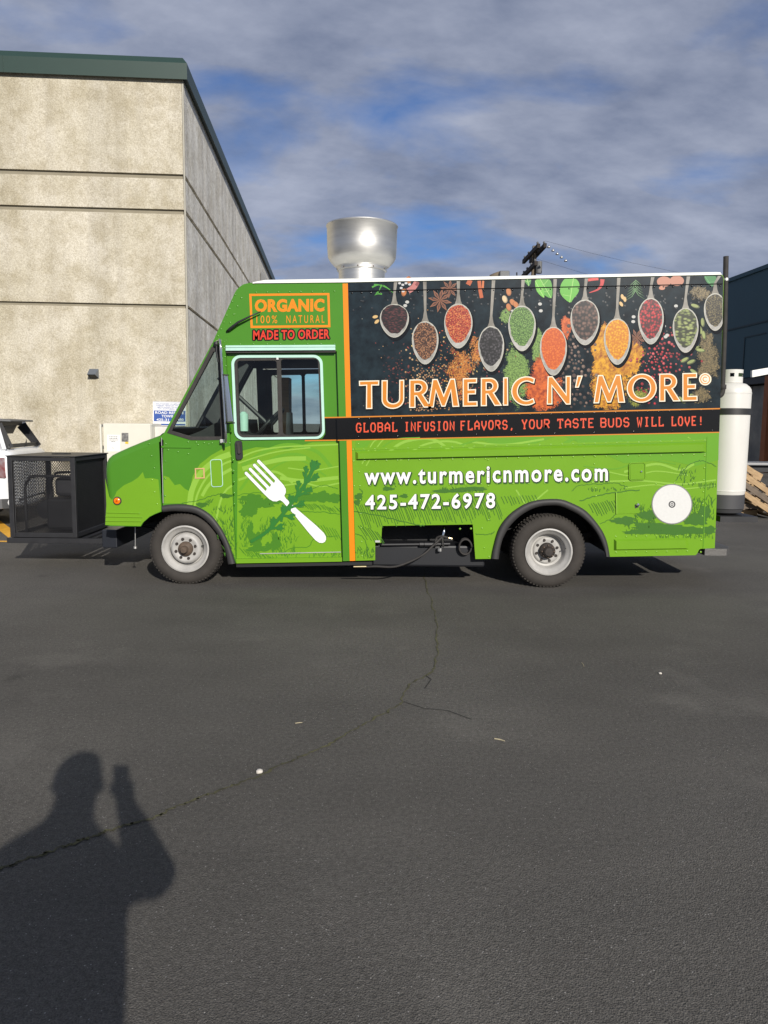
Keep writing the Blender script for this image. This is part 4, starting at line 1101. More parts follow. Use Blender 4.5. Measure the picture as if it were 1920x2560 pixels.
# rivets
RV = {}
def rivet(p, m, r=.0105):
    c = W(p[0], p[1], YT-.0008); vs = [c + Vector((0, -r*.75, 0))]
    for k in range(6): vs.append(c + Vector((r*cos(k*pi/3), 0, r*sin(k*pi/3))))
    RV.setdefault(m, MB()).add(vs, [(0, 1+k, 1+(k+1) % 6) for k in range(6)])
def rrow(a, b, n, m=M_GL):
    for i in range(n):
        t = i/(n-1) if n > 1 else 0; rivet((a[0]+(b[0]-a[0])*t, a[1]+(b[1]-a[1])*t), m)
rrow((882, 1124), (1762, 1101), 33); rrow((884, 1153), (1762, 1136), 33)
rrow((896, 1047), (1780, 1026), 34, M_BLACKV); rrow((896, 1092), (1780, 1076), 10, M_BLACKV); rrow((1762, 1140), (1752, 1380), 9)
rrow((1540, 1381), (1718, 1378), 8); rrow((1540, 1342), (1718, 1339), 8)
rrow((880, 733), (1800, 714), 40, M_BLACKV)
for a_, b_, n_ in (((640, 731), (836, 728), 8), ((600, 861), (836, 859), 8), ((588, 737), (545, 840), 7), ((603, 745), (575, 806), 4),
                   ((560, 870), (568, 960), 5), ((414, 1110), (412, 1240), 4), ((420, 1125), (470, 1135), 3), ((470, 1105), (530, 1108), 4),
                   ((495, 1112), (574, 1108), 4), ((583, 1150), (586, 1260), 5), ((372, 1110), (385, 1170), 3)):
    rrow(a_, b_, n_, M_GD)
rrow((885, 1215), (1560, 1205), 18); rrow((1220, 1150), (1222, 1300), 8); rrow((1485, 1140), (1490, 1240), 6)
rrow((896, 1110), (905, 1390), 9); rrow((1150, 1322), (1205, 1321), 3); rrow((1210, 1370), (1222, 1392), 2)
rrow((380, 1200), (392, 1260), 3); rrow((1640, 1210), (1780, 1206), 4)
for m_, r_ in RV.items(): stuff(r_.build('rivet_rows', m_, truck, smooth=True))

# ================================================================== PRINT ON THE TRUCK
def lay(k): return YT - .0010 - .0004*k
def ell(cx, cy, rx, ry, n=16, rot=0.0):
    return [(cx + rx*cos(t)*cos(rot) - ry*sin(t)*sin(rot), cy + rx*cos(t)*sin(rot) + ry*sin(t)*cos(rot)) for t in [2*pi*k/n for k in range(n)]]
def rag(cx, cy, rx, ry, n, amp, seed):
    r = random.Random(seed); ph = [r.uniform(0, 6.3) for _ in range(4)]
    return [(cx + rx*cos(t)*(1+amp*q), cy + ry*sin(t)*(1+amp*q)) for t, q in [(2*pi*k/n, .5*sin(3*2*pi*k/n+ph[0])+.35*sin(7*2*pi*k/n+ph[1])+.3*sin(13*2*pi*k/n+ph[2])+r.uniform(-.25, .25)) for k in range(n)]]
def cl(v, a, b): return max(a, min(b, v))

# --- lower greens: lighter ground on the cab and hood
d = Decal(lay(0))
r5 = random.Random(11)
top = [(263, 1195), (273, 1242), (280, 1250), (287, 1240), (292, 1228), (310, 1213), (330, 1204), (345, 1194), (357, 1180), (362, 1196), (380, 1195), (396, 1199)]
d.poly(top + [(402, 1262), (402, 1278), (388, 1284), (374, 1291), (357, 1306), (351, 1315), (263, 1312.5), (266, 1262)])
edge = [(412, 1190), (422, 1193), (430, 1204), (437, 1213), (450, 1210), (462, 1222), (474, 1228), (482, 1190), (500, 1160), (528, 1138), (560, 1120), (576, 1114)]
d.poly([(409, 1190)] + edge + [(588, 1395), (583, 1386), (576, 1365), (559, 1328), (529, 1287), (508, 1272.5), (485, 1262.5), (455, 1258.5), (411, 1259)])
d.build('lime_field_print', M_GL, truck)
d = Decal(YT+.0465)
d.poly([(594, 1130), (640, 1118), (720, 1122), (780, 1106), (846, 1105.5), (855, 1392), (592, 1396)])
d.build('lime_field_print', M_GL, near_door)
# --- swooshes on the cab side, the door and the box
arcs = [([(474, 1262), (480, 1225), (500, 1185), (540, 1150), (576, 1135)], 14), ([(486, 1266), (496, 1230), (520, 1190), (556, 1162), (578, 1152)], 5), ([(470, 1255), (476, 1230), (488, 1205)], 3), ([(540, 1300), (552, 1250), (566, 1225), (580, 1214)], 5), ([(505, 1240), (520, 1215), (545, 1192), (579, 1172)], 8)]
darcs = [([(596, 1146), (640, 1128), (700, 1118), (780, 1114), (846, 1111)], 4), ([(596, 1158), (650, 1140), (700, 1128), (776, 1119)], 3.5), ([(606, 1172), (660, 1158), (710, 1148), (765, 1146)], 11), ([(596, 1200), (640, 1186), (690, 1180), (732, 1207)], 6), ([(720, 1170), (780, 1176), (846, 1166)], 3), ([(700, 1195), (760, 1202), (846, 1194)], 9), ([(700, 1215), (760, 1208), (800, 1216), (848, 1208)], 4)]
mids = [([(604, 1165), (660, 1130), (720, 1112), (790, 1128), (830, 1170)], 9), ([(600, 1225), (640, 1175), (700, 1140), (760, 1140), (800, 1180)], 7), ([(640, 1215), (690, 1165), (750, 1150), (815, 1190)], 4)]
d = Decal(lay(1))
for p, w in arcs: d.stroke(line2(p), w)
stuff(d.build('swoosh_print', M_GLL, truck))
d = Decal(YT+.0461)
for p, w in mids: d.stroke(line2(p), w)
stuff(d.build('swoosh_print', M_GM, near_door))
d = Decal(YT+.0457)
for p, w in darcs: d.stroke(line2(p), w)
stuff(d.build('swoosh_print', M_GLL, near_door))
# --- darker green sky and swooshes on the box side
d = Decal(lay(0))
d.poly([(889, 1098), (930, 1096), (905, 1125), (896, 1150), (890, 1150)])
d.poly([(1180, 1092), (1300, 1089), (1400, 1087), (1330, 1112), (1230, 1110)])
d.poly([(1400, 1086.5), (1700, 1081), (1797, 1079), (1796, 1150), (1740, 1165), (1660, 1150), (1560, 1158), (1480, 1120)])
stuff(d.build('dark_sky_print', M_GM, truck))
d = Decal(lay(1)); d2 = Decal(lay(2))
for p, w in (([(905, 1160), (930, 1110), (945, 1097)], 3), ([(915, 1165), (945, 1115), (960, 1097)], 3), ([(960, 1140), (1010, 1105), (1080, 1098), (1130, 1130)], 7), ([(1000, 1150), (1060, 1112), (1130, 1104), (1190, 1125)], 5), ([(1180, 1105), (1260, 1112), (1360, 1098)], 5), ([(1560, 1180), (1640, 1160), (1700, 1175), (1735, 1160)], 6), ([(1500, 1175), (1580, 1190), (1640, 1178), (1720, 1188)], 3), ([(1480, 1205), (1600, 1202), (1700, 1210), (1790, 1200)], 4), ([(1290, 1225), (1320, 1260), (1370, 1225)], 4), ([(1560, 1220), (1640, 1212), (1700, 1222), (1790, 1214)], 3), ([(1690, 1120), (1720, 1100), (1725, 1095)], 12)):
    d.stroke(line2(p), w)
stuff(d.build('swoosh_print', M_GLL, truck))
for p, w in (([(898, 1150), (920, 1110), (930, 1098)], 4), ([(935, 1135), (985, 1100), (1050, 1094)], 3), ([(1130, 1120), (1200, 1100), (1290, 1096)], 4), ([(1460, 1165), (1540, 1172), (1610, 1150), (1690, 1160)], 3), ([(1410, 1110), (1440, 1095), (1450, 1120), (1425, 1130)], 9), ([(1520, 1110), (1550, 1092), (1570, 1108), (1540, 1122)], 10)):
    d2.stroke(line2(p), w)
stuff(d2.build('swoosh_print', M_GM, truck))
# --- landscape: tree line, bushes, grass tufts, hatching
def landscape(dec, r, trees, hatches, tufts, outl):
    for (cx, cy, rx, ry) in trees:
        dec.poly(rag(cx, cy, rx, ry, 40, .28, r.random()))
    for (x0, y0, x1, y1, n, dx_, dy_) in hatches:
        for i in range(n):
            t = (i+.5)/n; a = (x0+(x1-x0)*t + r.uniform(-1, 1), y0+(y1-y0)*t + r.uniform(-3, 3)); k = r.uniform(.6, 1.0)
            dec.stroke(line2([a, (a[0]+dx_*k*.55, a[1]+dy_*k*.5), (a[0]+dx_*k, a[1]+dy_*k)], 3), 1.5)
    for (x0, y0, x1, y1, n, L_) in tufts:
        for i in range(n):
            x, y = r.uniform(x0, x1), r.uniform(y0, y1); a = r.uniform(-.7, .7); l = r.uniform(.6, 1.2)*L_
            dec.stroke(line2([(x, y), (x+sin(a)*l*.5-.8, y-l*.6), (x+sin(a)*l+1.5*a, y-l)], 3), 2.0, taper=True)
    for pts, w in outl:
        q = line2(pts, 8); q = [(p[0]+r.uniform(-1.2, 1.2), p[1]+r.uniform(-1.6, 1.6)) for p in q]
        dec.stroke(q, w)
r6 = random.Random(21)
d = Decal(lay(3))
landscape(d, r6, [(505, 1262, 14, 6), (565, 1240, 16, 5)], [(515, 1252, 535, 1246, 8, -8, 16)], [(540, 1300, 584, 1350, 60, 12), (560, 1350, 588, 1395, 34, 11), (530, 1270, 580, 1290, 22, 9)], [([(455, 1258), (500, 1250), (530, 1240), (560, 1234), (577, 1240)], 1.6)])
stuff(d.build('landscape_print', M_GI, truck))
d = Decal(YT+.0452)
landscape(d, r6, [(630, 1245, 30, 9), (660, 1258, 26, 11), (620, 1275, 20, 18), (636, 1262, 24, 12), (626, 1330, 8, 26), (640, 1350, 16, 20), (645, 1372, 28, 8), (690, 1355, 12, 22), (672, 1366, 10, 10), (770, 1245, 34, 10), (800, 1242, 28, 13), (832, 1246, 22, 11), (690, 1252, 22, 8)],
          [(594, 1370, 690, 1392, 16, 16, 20), (745, 1255, 850, 1270, 24, 14, 16), (770, 1306, 840, 1320, 10, 22, 40), (600, 1250, 640, 1240, 10, -4, 12)],
          [(600, 1290, 626, 1370, 60, 12), (650, 1300, 690, 1340, 50, 13), (690, 1310, 740, 1350, 36, 11), (680, 1350, 740, 1385, 50, 12), (600, 1385, 850, 1396, 60, 8), (596, 1256, 700, 1262, 40, 8)],
          [([(594, 1238), (640, 1232), (700, 1240), (760, 1226), (810, 1214), (846, 1222)], 1.6), ([(700, 1385), (730, 1370), (770, 1366), (790, 1345), (846, 1340)], 1.6), ([(750, 1278), (800, 1280), (850, 1286)], 1.8)])
stuff(d.build('landscape_print', M_GS, near_door))
d = Decal(lay(3))
landscape(d, r6, [(897, 1242, 10, 9), (893, 1256, 8, 7), (1010, 1240, 10, 5), (970, 1222, 14, 5), (1120, 1228, 42, 4), (1180, 1222, 40, 5), (1640, 1318, 60, 11), (1700, 1326, 70, 11), (1560, 1302, 30, 10), (1620, 1288, 22, 12), (1740, 1300, 28, 14), (1762, 1282, 14, 18), (1600, 1330, 40, 6), (1770, 1325, 20, 10)],
          [(885, 1262, 1240, 1244, 62, 24, 60), (892, 1310, 945, 1330, 9, 26, 40), (1250, 1242, 1340, 1240, 12, 12, 26), (1470, 1262, 1560, 1244, 16, 18, 34), (1700, 1160, 1720, 1180, 5, -8, 20), (1745, 1210, 1790, 1208, 12, 1, 14)],
          [(890, 1375, 936, 1398, 34, 10), (1100, 1224, 1210, 1232, 70, 9), (1590, 1270, 1640, 1330, 80, 13), (1720, 1250, 1785, 1300, 80, 14), (1560, 1300, 1640, 1340, 60, 12), (1640, 1325, 1785, 1350, 90, 10), (1700, 1180, 1740, 1215, 24, 9), (960, 1210, 1000, 1228, 20, 7), (1470, 1222, 1570, 1230, 26, 7)],
          [([(884, 1278), (960, 1292), (1040, 1312), (1060, 1314)], 2), ([(1188, 1335), (1220, 1336), (1238, 1330)], 1.6), ([(1450, 1252), (1500, 1238), (1560, 1228), (1600, 1226)], 2.4), ([(1690, 1200), (1705, 1180), (1730, 1158), (1755, 1152), (1790, 1166)], 1.6), ([(1430, 1228), (1450, 1214), (1500, 1210), (1540, 1208), (1570, 1218)], 1.4), ([(896, 1245), (906, 1232), (900, 1222)], 1.5), ([(888, 1335), (905, 1340), (915, 1360), (920, 1395)], 1.5), ([(1500, 1310), (1530, 1296), (1545, 1280), (1590, 1276)], 1.6)])
stuff(d.build('landscape_print', M_GI, truck))

# --- fork and herb sprig on the door
def c5(x, y): return (340 + x/2.9625, 1080 + y/2.9625)
o5 = Vector((858, 257)); ua = (Vector((1395, 810))-o5).normalized(); va = Vector((ua.y, -ua.x))
def fk(u, v): q = o5 + ua*u + va*v; return c5(q.x, q.y)
fork = []
for i, vc in enumerate((64, 21.5, -21.5, -64)):
    u0 = -6
    fork += [fk(200 if i else 205, vc+11.5)] if i else [fk(206, vc+12)]
    fork += [fk(u0+10, vc+11), fk(u0+2, vc+7), fk(u0, vc), fk(u0+2, vc-7), fk(u0+10, vc-11)]
    fork += [fk(192, vc-11.5)] if i < 3 else [fk(206, vc-12)]
    if i < 3: fork += [fk(199, vc-21)]
fork += [fk(262, -74), fk(292, -66), fk(312, -48), fk(322, -22), fk(345, -17), fk(470, -22), fk(520, -27), fk(640, -38), fk(720, -41), fk(752, -34), fk(770, -18), fk(776, 0), fk(770, 18), fk(752, 34), fk(720, 41), fk(640, 38), fk(520, 27), fk(470, 22), fk(345, 17), fk(322, 22), fk(312, 48), fk(292, 66), fk(262, 74)]
YD = YT+.0440
d = Decal(YD); d.poly(grow(fork, .9)); d.build('fork_outline_print', M_GI, near_door)
d = Decal(YD-.0005); d.poly(fork); d.build('fork_print', M_WHITEV, near_door)
def sprig(dec, dw, gw):
    st = line2([c5(848, 815), c5(960, 745), c5(1060, 640), c5(1150, 530), c5(1230, 420), c5(1290, 320), c5(1330, 215)], 5)
    dec.stroke(st, (13+gw)/2.9625*1.6)
    br = [((985, 725), (1030, 640), 0), ((1010, 715), (1085, 700), 1), ((1080, 640), (1100, 545), 0), ((1100, 620), (1165, 628), 1), ((1140, 560), (1150, 470), 0), ((1160, 555), (1245, 525), 1), ((1190, 490), (1208, 360), 0), ((1210, 470), (1305, 420), 1), ((1250, 400), (1262, 250), 0), ((1270, 370), (1350, 320), 1), ((1290, 310), (1318, 215), 0), ((1300, 300), (1352, 225), 1)]
    for a, b, sd_ in br:
        A, B = Vector(a), Vector(b); dd = B-A; nn = Vector((-dd.y, dd.x)).normalized()
        dec.stroke(line2([c5(*(A-dd*.25)), c5(*(A+dd*.5)), c5(*B)], 4), (15+gw)/2.9625)
        for k, (t, l, s_) in enumerate(((.25, 52, 1), (.40, 48, -1), (.62, 40, 1), (.72, 36, -1))):
            p = A+dd*t; q = p + dd.normalized()*l*.92 + nn*s_*l*.42
            dec.stroke([c5(*p), c5(*((p+q)/2+nn*s_*4)), c5(*q)], (9.5+gw)/2.9625)
d = Decal(YD-.0008); sprig(d, 0, 4); d.build('herb_outline_print', M_GI, near_door)
d = Decal(YD-.0013); sprig(d, 0, 0); d.build('herb_print', M_HERB, near_door)

# --- black photo panel, bands and stripes
d = Decal(lay(0)); d.poly([(869.5, 707), (1803, 688.5), (1807, 691), (1808.5, 700), (1800.5, 1021), (878, 1041.5)])
d.build('spice_photo_ground', M_SLATE, truck)
d = Decal(lay(1)); d.poly([(856.5, 709), (869.5, 708.7), (877.8, 1042), (865, 1042)]); d.poly([(866.5, 1101), (879, 1101), (888, 1402), (874.5, 1402.3)]); d.build('orange_stripe', M_ORANGE, truck)
d = Decal(lay(2)); d.poly([(842, 1043), (1800.3, 1021.5), (1798.3, 1080.5), (844, 1101)]); d.build('black_band', M_BLACKV, truck)
d = Decal(lay(3)); d.poly([(842, 1042), (1800.3, 1020), (1800.2, 1023), (842, 1045)]); d.poly([(844, 1099.5), (1798.4, 1079.5), (1798.3, 1082), (844, 1102)]); d.build('orange_line', M_ORANGE2, truck)
d = Decal(YT+.0460); d.poly([(812, 1043.5), (843, 1043), (845.5, 1100.5), (790, 1101), (806, 1096), (813, 1085)]); d.build('black_band', M_BLACKV, near_door)
d = Decal(YT+.0455); d.poly([(811, 1042.5), (843, 1042), (843, 1045), (811, 1045.5)]); d.poly([(762, 1100), (845.5, 1099), (845.6, 1102), (762, 1103)]); d.build('orange_line', M_ORANGE2, near_door)

# --- spoons
SP = [  # bowl centre, rx, ry, handle top x, fill
    (986, 802, 36, 42, 989, 'clove'), (1063, 857, 33, 54, 1062, 'coriander'), (1146, 815, 35, 56, 1146, 'chili'), (1228, 872, 32, 57, 1234, 'pepper'),
    (1305, 821, 34, 57, 1308, 'herb'), (1383.5, 878, 33.5, 61, 1388, 'paprika'), (1462.5, 806, 36, 57, 1466, 'allspice'), (1543, 854, 33, 58, 1547, 'turmeric'),
    (1627, 803, 32, 58, 1632, 'redpepper'), (1714, 826, 32, 56, 1721, 'cardamom'), (1788, 780, 28, 47, 1799, 'thyme')]
S_ = lambda r_, g_, b_: tuple(.72*c_ for c_ in srgb(r_, g_, b_))      # print inks
FILL = {'clove': seeds('print_clove', S_(110, 56, 56), S_(60, 28, 32), S_(20, 9, 12), 36, (1, 1, 2.6), .5), 'coriander': seeds('print_coriander', S_(196, 142, 100), S_(150, 98, 64), S_(60, 34, 22), 78),
        'chili': seeds('print_chili', S_(226, 84, 40), S_(240, 168, 92), S_(150, 34, 22), 95), 'pepper': seeds('print_pepper', S_(92, 88, 92), S_(54, 50, 54), S_(8, 8, 9), 50),
        'herb': seeds('print_herb', S_(164, 204, 112), S_(110, 158, 64), S_(60, 96, 36), 110), 'paprika': seeds('print_paprika', S_(240, 126, 38), S_(226, 104, 26), S_(206, 88, 22), 60),
        'allspice': seeds('print_allspice', S_(140, 106, 92), S_(98, 70, 60), S_(26, 18, 16), 34), 'turmeric': seeds('print_turmeric', S_(248, 190, 26), S_(236, 164, 20), S_(214, 130, 16), 52),
        'redpepper': seeds('print_redpepper', S_(224, 54, 62), S_(180, 28, 40), S_(70, 6, 14), 46), 'cardamom': seeds('print_cardamom', S_(176, 186, 116), S_(134, 150, 84), S_(48, 54, 28), 26, (1, 1, 1.8), .7),
        'thyme': seeds('print_thyme', S_(150, 136, 92), S_(88, 80, 52), S_(38, 34, 24), 95)}
def egg(cx, cy, rx, ry, n=30, g=0.0, top=.0):
    out = []
    for k in range(n):
        t = 2*pi*k/n; y = sin(t); w = 1 - .16*y - .05*y*y      # narrower towards the bottom tip
        out.append((cl(cx + (rx+g)*cos(t)*w, 0, 1806.5), cy + (ry+g)*y))
    return out
RIMC = mat('print_spoon_rim', S_(206, 204, 190), .3); BOWL = mat('print_spoon_bowl', S_(148, 146, 138), .3, col2=S_(206, 204, 198), vscale=14); HAND = mat('print_spoon_handle', S_(112, 106, 94), .3, col2=S_(170, 166, 156), vscale=18, stretch=(1, 1, .3))
hand_w = 7
for cx, cy, rx, ry, hx, kind in SP:
    ytop = 706 - (hx-870)*.0198 + 2
    yb_ = cy-ry
    dR_, dB_, dH_ = Decal(lay(7)), Decal(lay(8)), Decal(lay(6))
    dH_.poly([(cl(hx-hand_w*.62, 0, 1805), ytop), (cl(hx+hand_w*.62, 0, 1805.5), ytop), (cl(cx+hand_w*.42, 0, 1805), yb_-26), (cl(cx+hand_w*.8, 0, 1805), yb_-8), (cl(cx+hand_w*1.6, 0, 1805), yb_+6), (cl(cx-hand_w*1.6, 0, 1805), yb_+6), (cx-hand_w*.8, yb_-8), (cx-hand_w*.42, yb_-26)])
    dR_.poly(egg(cx, cy, rx, ry)); dB_.poly(egg(cx, cy, rx, ry, g=-1.8))
    f = Decal(lay(9)); rr_ = random.Random(int(cx))
    fp = egg(cx, cy - ry*.09, rx-3.4, ry*.86)
    fp = [(cl(p[0] + rr_.uniform(-1.2, 1.2), 0, 1806), p[1] + rr_.uniform(-1.5, 1.5)) for p in fp]
    f.poly(fp)
    dS_ = Decal(lay(5)); dS_.poly([(cl(p[0]+3.5, 0, 1806.5), p[1]+7) for p in egg(cx, cy, rx, ry, g=1.5)])
    spo = dR_.build('spoon_print', RIMC, truck); dS_.build('shadow_print', M_BLACKV, spo)
    f.build('filling_print', FILL[kind], spo); dH_.build('handle_print', HAND, spo); dB_.build('bowl_print', BOWL, spo)
# --- powder heaps under the spoons
class Heap(Decal):
    def heap(s, pts, m, name):
        """grid patch with an Edge attribute: 1 inside, falling to 0 at its ragged rim"""
        x0, x1 = min(p[0] for p in pts), max(p[0] for p in pts); y0, y1 = min(p[1] for p in pts), max(p[1] for p in pts)
        cx, cy = (x0+x1)/2, (y0+y1)/2; rings = [1.0, .8, .55, .0]; n = len(pts); vs, fs, at = [], [], []
        for rr_ in rings:
            for p in pts: vs.append(tuple(W(cl(cx+(p[0]-cx)*rr_, 0, 1805), cl(cy+(p[1]-cy)*rr_, 0, 1038-(p[0]-880)*.0214), s.Y))); at.append({1.0: 0.0, .8: .32, .55: .7, .0: 1.0}[rr_])
        for i in range(len(rings)-1):
            for k in range(n): fs.append((i*n+k, i*n+(k+1) % n, (i+1)*n+(k+1) % n, (i+1)*n+k))
        me = bpy.data.meshes.new(name); me.from_pydata(vs, [], fs); me.update()
        a_ = me.attributes.new('Edge', 'FLOAT', 'POINT')
        for i, v in enumerate(at): a_.data[i].value = v
        return link(name, me, m, truck)
PW = {'herb': powder('heap_herb', S_(74, 112, 44), S_(146, 184, 92), 70, 1.62), 'paprika': powder('heap_paprika', S_(196, 70, 16), S_(232, 112, 36), 26, 1.42), 'turmeric': powder('heap_turmeric', S_(206, 112, 12), S_(240, 176, 24), 26, 1.40),
      'chili': powder('heap_chili', S_(150, 60, 20), S_(228, 150, 60), 75, 1.78), 'thyme': powder('heap_thyme', S_(64, 58, 40), S_(146, 128, 86), 80, 1.72), 'herb2': powder('heap_herb_fine', S_(90, 110, 30), S_(176, 176, 60), 80, 1.85)}
hp = 0
def heap(kind, pts):
    global hp
    Heap(lay(1) - .00012*hp).heap(pts, PW[kind], 'powder_heap_print'); hp += 1
heap('herb', rag(1292, 940, 48, 110, 36, .14, 3)); heap('herb', rag(1270, 790, 34, 26, 24, .2, 4)); heap('herb', rag(1342, 860, 24, 70, 28, .2, 5))
heap('paprika', rag(1362, 965, 56, 92, 40, .12, 6)); heap('paprika', rag(1415, 820, 16, 40, 24, .2, 7))
heap('turmeric', rag(1522, 950, 56, 108, 40, .13, 8)); heap('turmeric', rag(1574, 890, 40, 62, 30, .14, 9)); heap('turmeric', rag(1500, 860, 30, 60, 26, .15, 10)); heap('herb2', rag(1590, 985, 44, 50, 30, .2, 11))
heap('chili', rag(1150, 930, 56, 110, 36, .2, 12)); heap('chili', rag(1190, 880, 36, 60, 28, .2, 13)); heap('thyme', rag(1768, 900, 46, 100, 36, .18, 14)); heap('thyme', rag(1752, 990, 40, 34, 26, .2, 15)); heap('thyme', rag(1750, 735, 40, 30, 24, .2, 16))
# --- scattered seeds, nuts and leaves
sd_ = Decal(lay(4)); occ = {}
r7 = random.Random(77)
def place(x, y, r):
    if not (874+r < x < 1803-r and 728 < y < 1034-(x-880)*.0214 - r): return False
    k0, k1 = int(x//8), int(y//8)
    for i in range(k0-2, k0+3):
        for j in range(k1-2, k1+3):
            for (a, b, c) in occ.get((i, j), ()):
                if (a-x)**2 + (b-y)**2 < (c+r)**2*.8: return False
    occ.setdefault((k0, k1), []).append((x, y, r)); return True
def jit(c, a=.25):
    k = 1 + r7.uniform(-a, a); return tuple(cl(v*k, 0, 1) for v in c)
def scatter(cx, cy, sx, sy, n, r0, r1, cols, asp=1.0, shade=True):
    for _ in range(n):
        x, y, r = r7.gauss(cx, sx), r7.gauss(cy, sy), r7.uniform(r0, r1)
        if not place(x, y, r): continue
        c = jit(r7.choice(cols)); rot = r7.uniform(0, pi)
        sd_.poly(ell(x, y, r, r/asp, 7, rot), col=tuple(v*.45 for v in c))
        if r > 1.2: sd_.poly(ell(x-r*.2, y-r*.25, r*.72, r*.72/asp, 6, rot), col=c)
scatter(992, 925, 18, 30, 90, 1.5, 5, [S_(80, 42, 44), S_(52, 28, 32), S_(150, 70, 60)], 2.2)
scatter(1020, 985, 34, 22, 60, 1.3, 4, [S_(90, 46, 46), S_(140, 70, 62)], 2.0)
scatter(1058, 960, 24, 55, 330, 1.5, 3.0, [S_(196, 148, 104), S_(164, 116, 76), S_(210, 176, 130)])
scatter(1065, 1015, 22, 12, 120, 1.6, 2.8, [S_(196, 148, 104), S_(164, 116, 76)])
scatter(1125, 920, 36, 60, 260, 1.0, 3.0, [S_(214, 96, 40), S_(232, 168, 80), S_(170, 50, 30), S_(230, 200, 120)], 1.6)
scatter(1200, 940, 34, 40, 130, 1.3, 3.2, [S_(80, 74, 76), S_(40, 36, 40), S_(180, 150, 110), S_(170, 60, 60)])
scatter(1440, 940, 22, 62, 150, 3.0, 5.2, [S_(122, 96, 84), S_(84, 64, 56), S_(150, 124, 110)])
scatter(1650, 900, 26, 34, 190, 2.0, 4.2, [S_(206, 40, 54), S_(160, 24, 38), S_(220, 90, 96)])
scatter(1625, 985, 22, 22, 30, 2.0, 4.0, [S_(206, 40, 54), S_(160, 24, 38)])
for (x, y, a) in ((1712, 900, -.5), (1728, 905, -.4), (1700, 918, .1), (1722, 922, -.15), (1734, 884, -.6), (1745, 870, -.1), (1752, 876, .1), (1674, 860, -.7), (1676, 886, -.9), (1738, 765, .3), (1757, 806, 1.5), (1752, 826, 1.3), (1760, 838, 1.4), (1735, 930, .6), (1722, 955, 1.1), (1735, 990, .3), (1705, 1000, .8)):
    if place(x, y, 4): sd_.poly(ell(x, y, 12, 5.2, 12, a), col=S_(84, 92, 52)); sd_.poly(ell(x-1, y-1, 10, 3.6, 10, a), col=jit(S_(160, 172, 104), .12))
for (x, y) in ((1272, 730), (1282, 756), (1290, 762), (1262, 748), (1272, 768), (1010, 731), (1022, 700)):
    c = S_(206, 128, 70) if x != 1262 else S_(232, 206, 160)
    if place(x, y, 6) or True: sd_.poly(ell(x, y, 10, 6.5, 12, r7.uniform(.6, 1.8)), col=tuple(v*.6 for v in c)); sd_.poly(ell(x-1, y-1, 8, 5, 12, 1.2), col=c)
for (x, y, a) in ((938, 792, -.2), (942, 804, -.7), (1556, 742, 1.3), (1562, 748, 1.4), (1553, 760, 1.0)):
    sd_.poly(ell(x, y, 7, 4, 10, a), col=S_(226, 190, 128))
for (x, y) in ((1350, 760), (1352, 777), (1281, 778), (1018, 755), (1013, 764), (1584, 792), (1583, 804), (1690, 765), (1660, 815), (1664, 842), (1668, 838)):
    sd_.poly(ell(x, y, 5, 4, 9), col=S_(206, 206, 200))
# salt pieces, anise stars, basil, chillies, nutmeg, parsley along the top
def star(cx, cy, r, rot=0.0):
    for k in range(8):
        a = rot + 2*pi*k/8; p, q = (cx, cy), (cx+cos(a)*r, cy+sin(a)*r); m1 = (cx+cos(a)*r*.55-sin(a)*r*.15, cy+sin(a)*r*.55+cos(a)*r*.15); m2 = (cx+cos(a)*r*.55+sin(a)*r*.15, cy+sin(a)*r*.55-cos(a)*r*.15)
        sd_.poly([p, m1, q, m2], col=S_(150, 96, 66)); m1 = (cx+cos(a)*r*.5-sin(a)*r*.07, cy+sin(a)*r*.5+cos(a)*r*.07); m2 = (cx+cos(a)*r*.5+sin(a)*r*.07, cy+sin(a)*r*.5-cos(a)*r*.07)
        sd_.poly([(cx+cos(a)*r*.2, cy+sin(a)*r*.2), m1, (cx+cos(a)*r*.8, cy+sin(a)*r*.8), m2], col=S_(92, 48, 30))
star(1100, 751, 31, .2); star(1124, 722, 24, .1); star(1592, 845, 24, .4)
def leaf(pts, c, vein):
    q = smooth_poly(pts, 4); q = [(p[0], max(p[1], 708-(p[0]-870)*.0198)) for p in q]; sd_.poly(q, col=c)
    a, b = Vector(pts[0]), Vector(pts[len(pts)//2]); sd_.stroke([tuple(a), tuple((a+b)/2), tuple(b)], 1.6, col=vein)
    n_ = len(pts)
    for k in range(1, n_//2): sd_.stroke([tuple(a.lerp(b, k/(n_/2))), tuple(Vector(pts[k])*.8+a.lerp(b, k/(n_/2))*.2)], 1, col=vein); sd_.stroke([tuple(a.lerp(b, k/(n_/2))), tuple(Vector(pts[-k])*.8+a.lerp(b, k/(n_/2))*.2)], 1, col=vein)
GB, GV = S_(98, 186, 52), S_(170, 222, 120)
leaf([(1424, 756), (1402, 736), (1402, 712), (1416, 694), (1434, 693), (1448, 708), (1446, 730), (1434, 746)], GB, GV)
leaf([(1378, 745), (1352, 730), (1340, 705), (1350, 697), (1372, 697), (1380, 715)], S_(84, 168, 46), GV)
leaf([(1360, 744), (1342, 728), (1338, 702), (1350, 700), (1358, 720)], S_(110, 196, 60), GV)
leaf([(1322, 715), (1310, 700), (1318, 697), (1328, 700)], S_(60, 140, 50), GV)
leaf([(1780, 716), (1766, 704), (1762, 690), (1788, 690), (1790, 704)], S_(40, 130, 60), S_(90, 170, 100))
sd_.stroke(line2([(1506, 698), (1504, 712), (1494, 724), (1473, 732)], 5), 11, col=S_(206, 24, 30), taper=True); sd_.stroke(line2([(1470, 700), (1484, 698), (1496, 697)], 3), 7, col=S_(220, 60, 50))
for (x, y, rx, ry) in ((1660, 704, 18, 16), (1692, 702, 18, 16)): sd_.poly(ell(x, y, rx, ry-3, 18), col=S_(196, 130, 104)); 
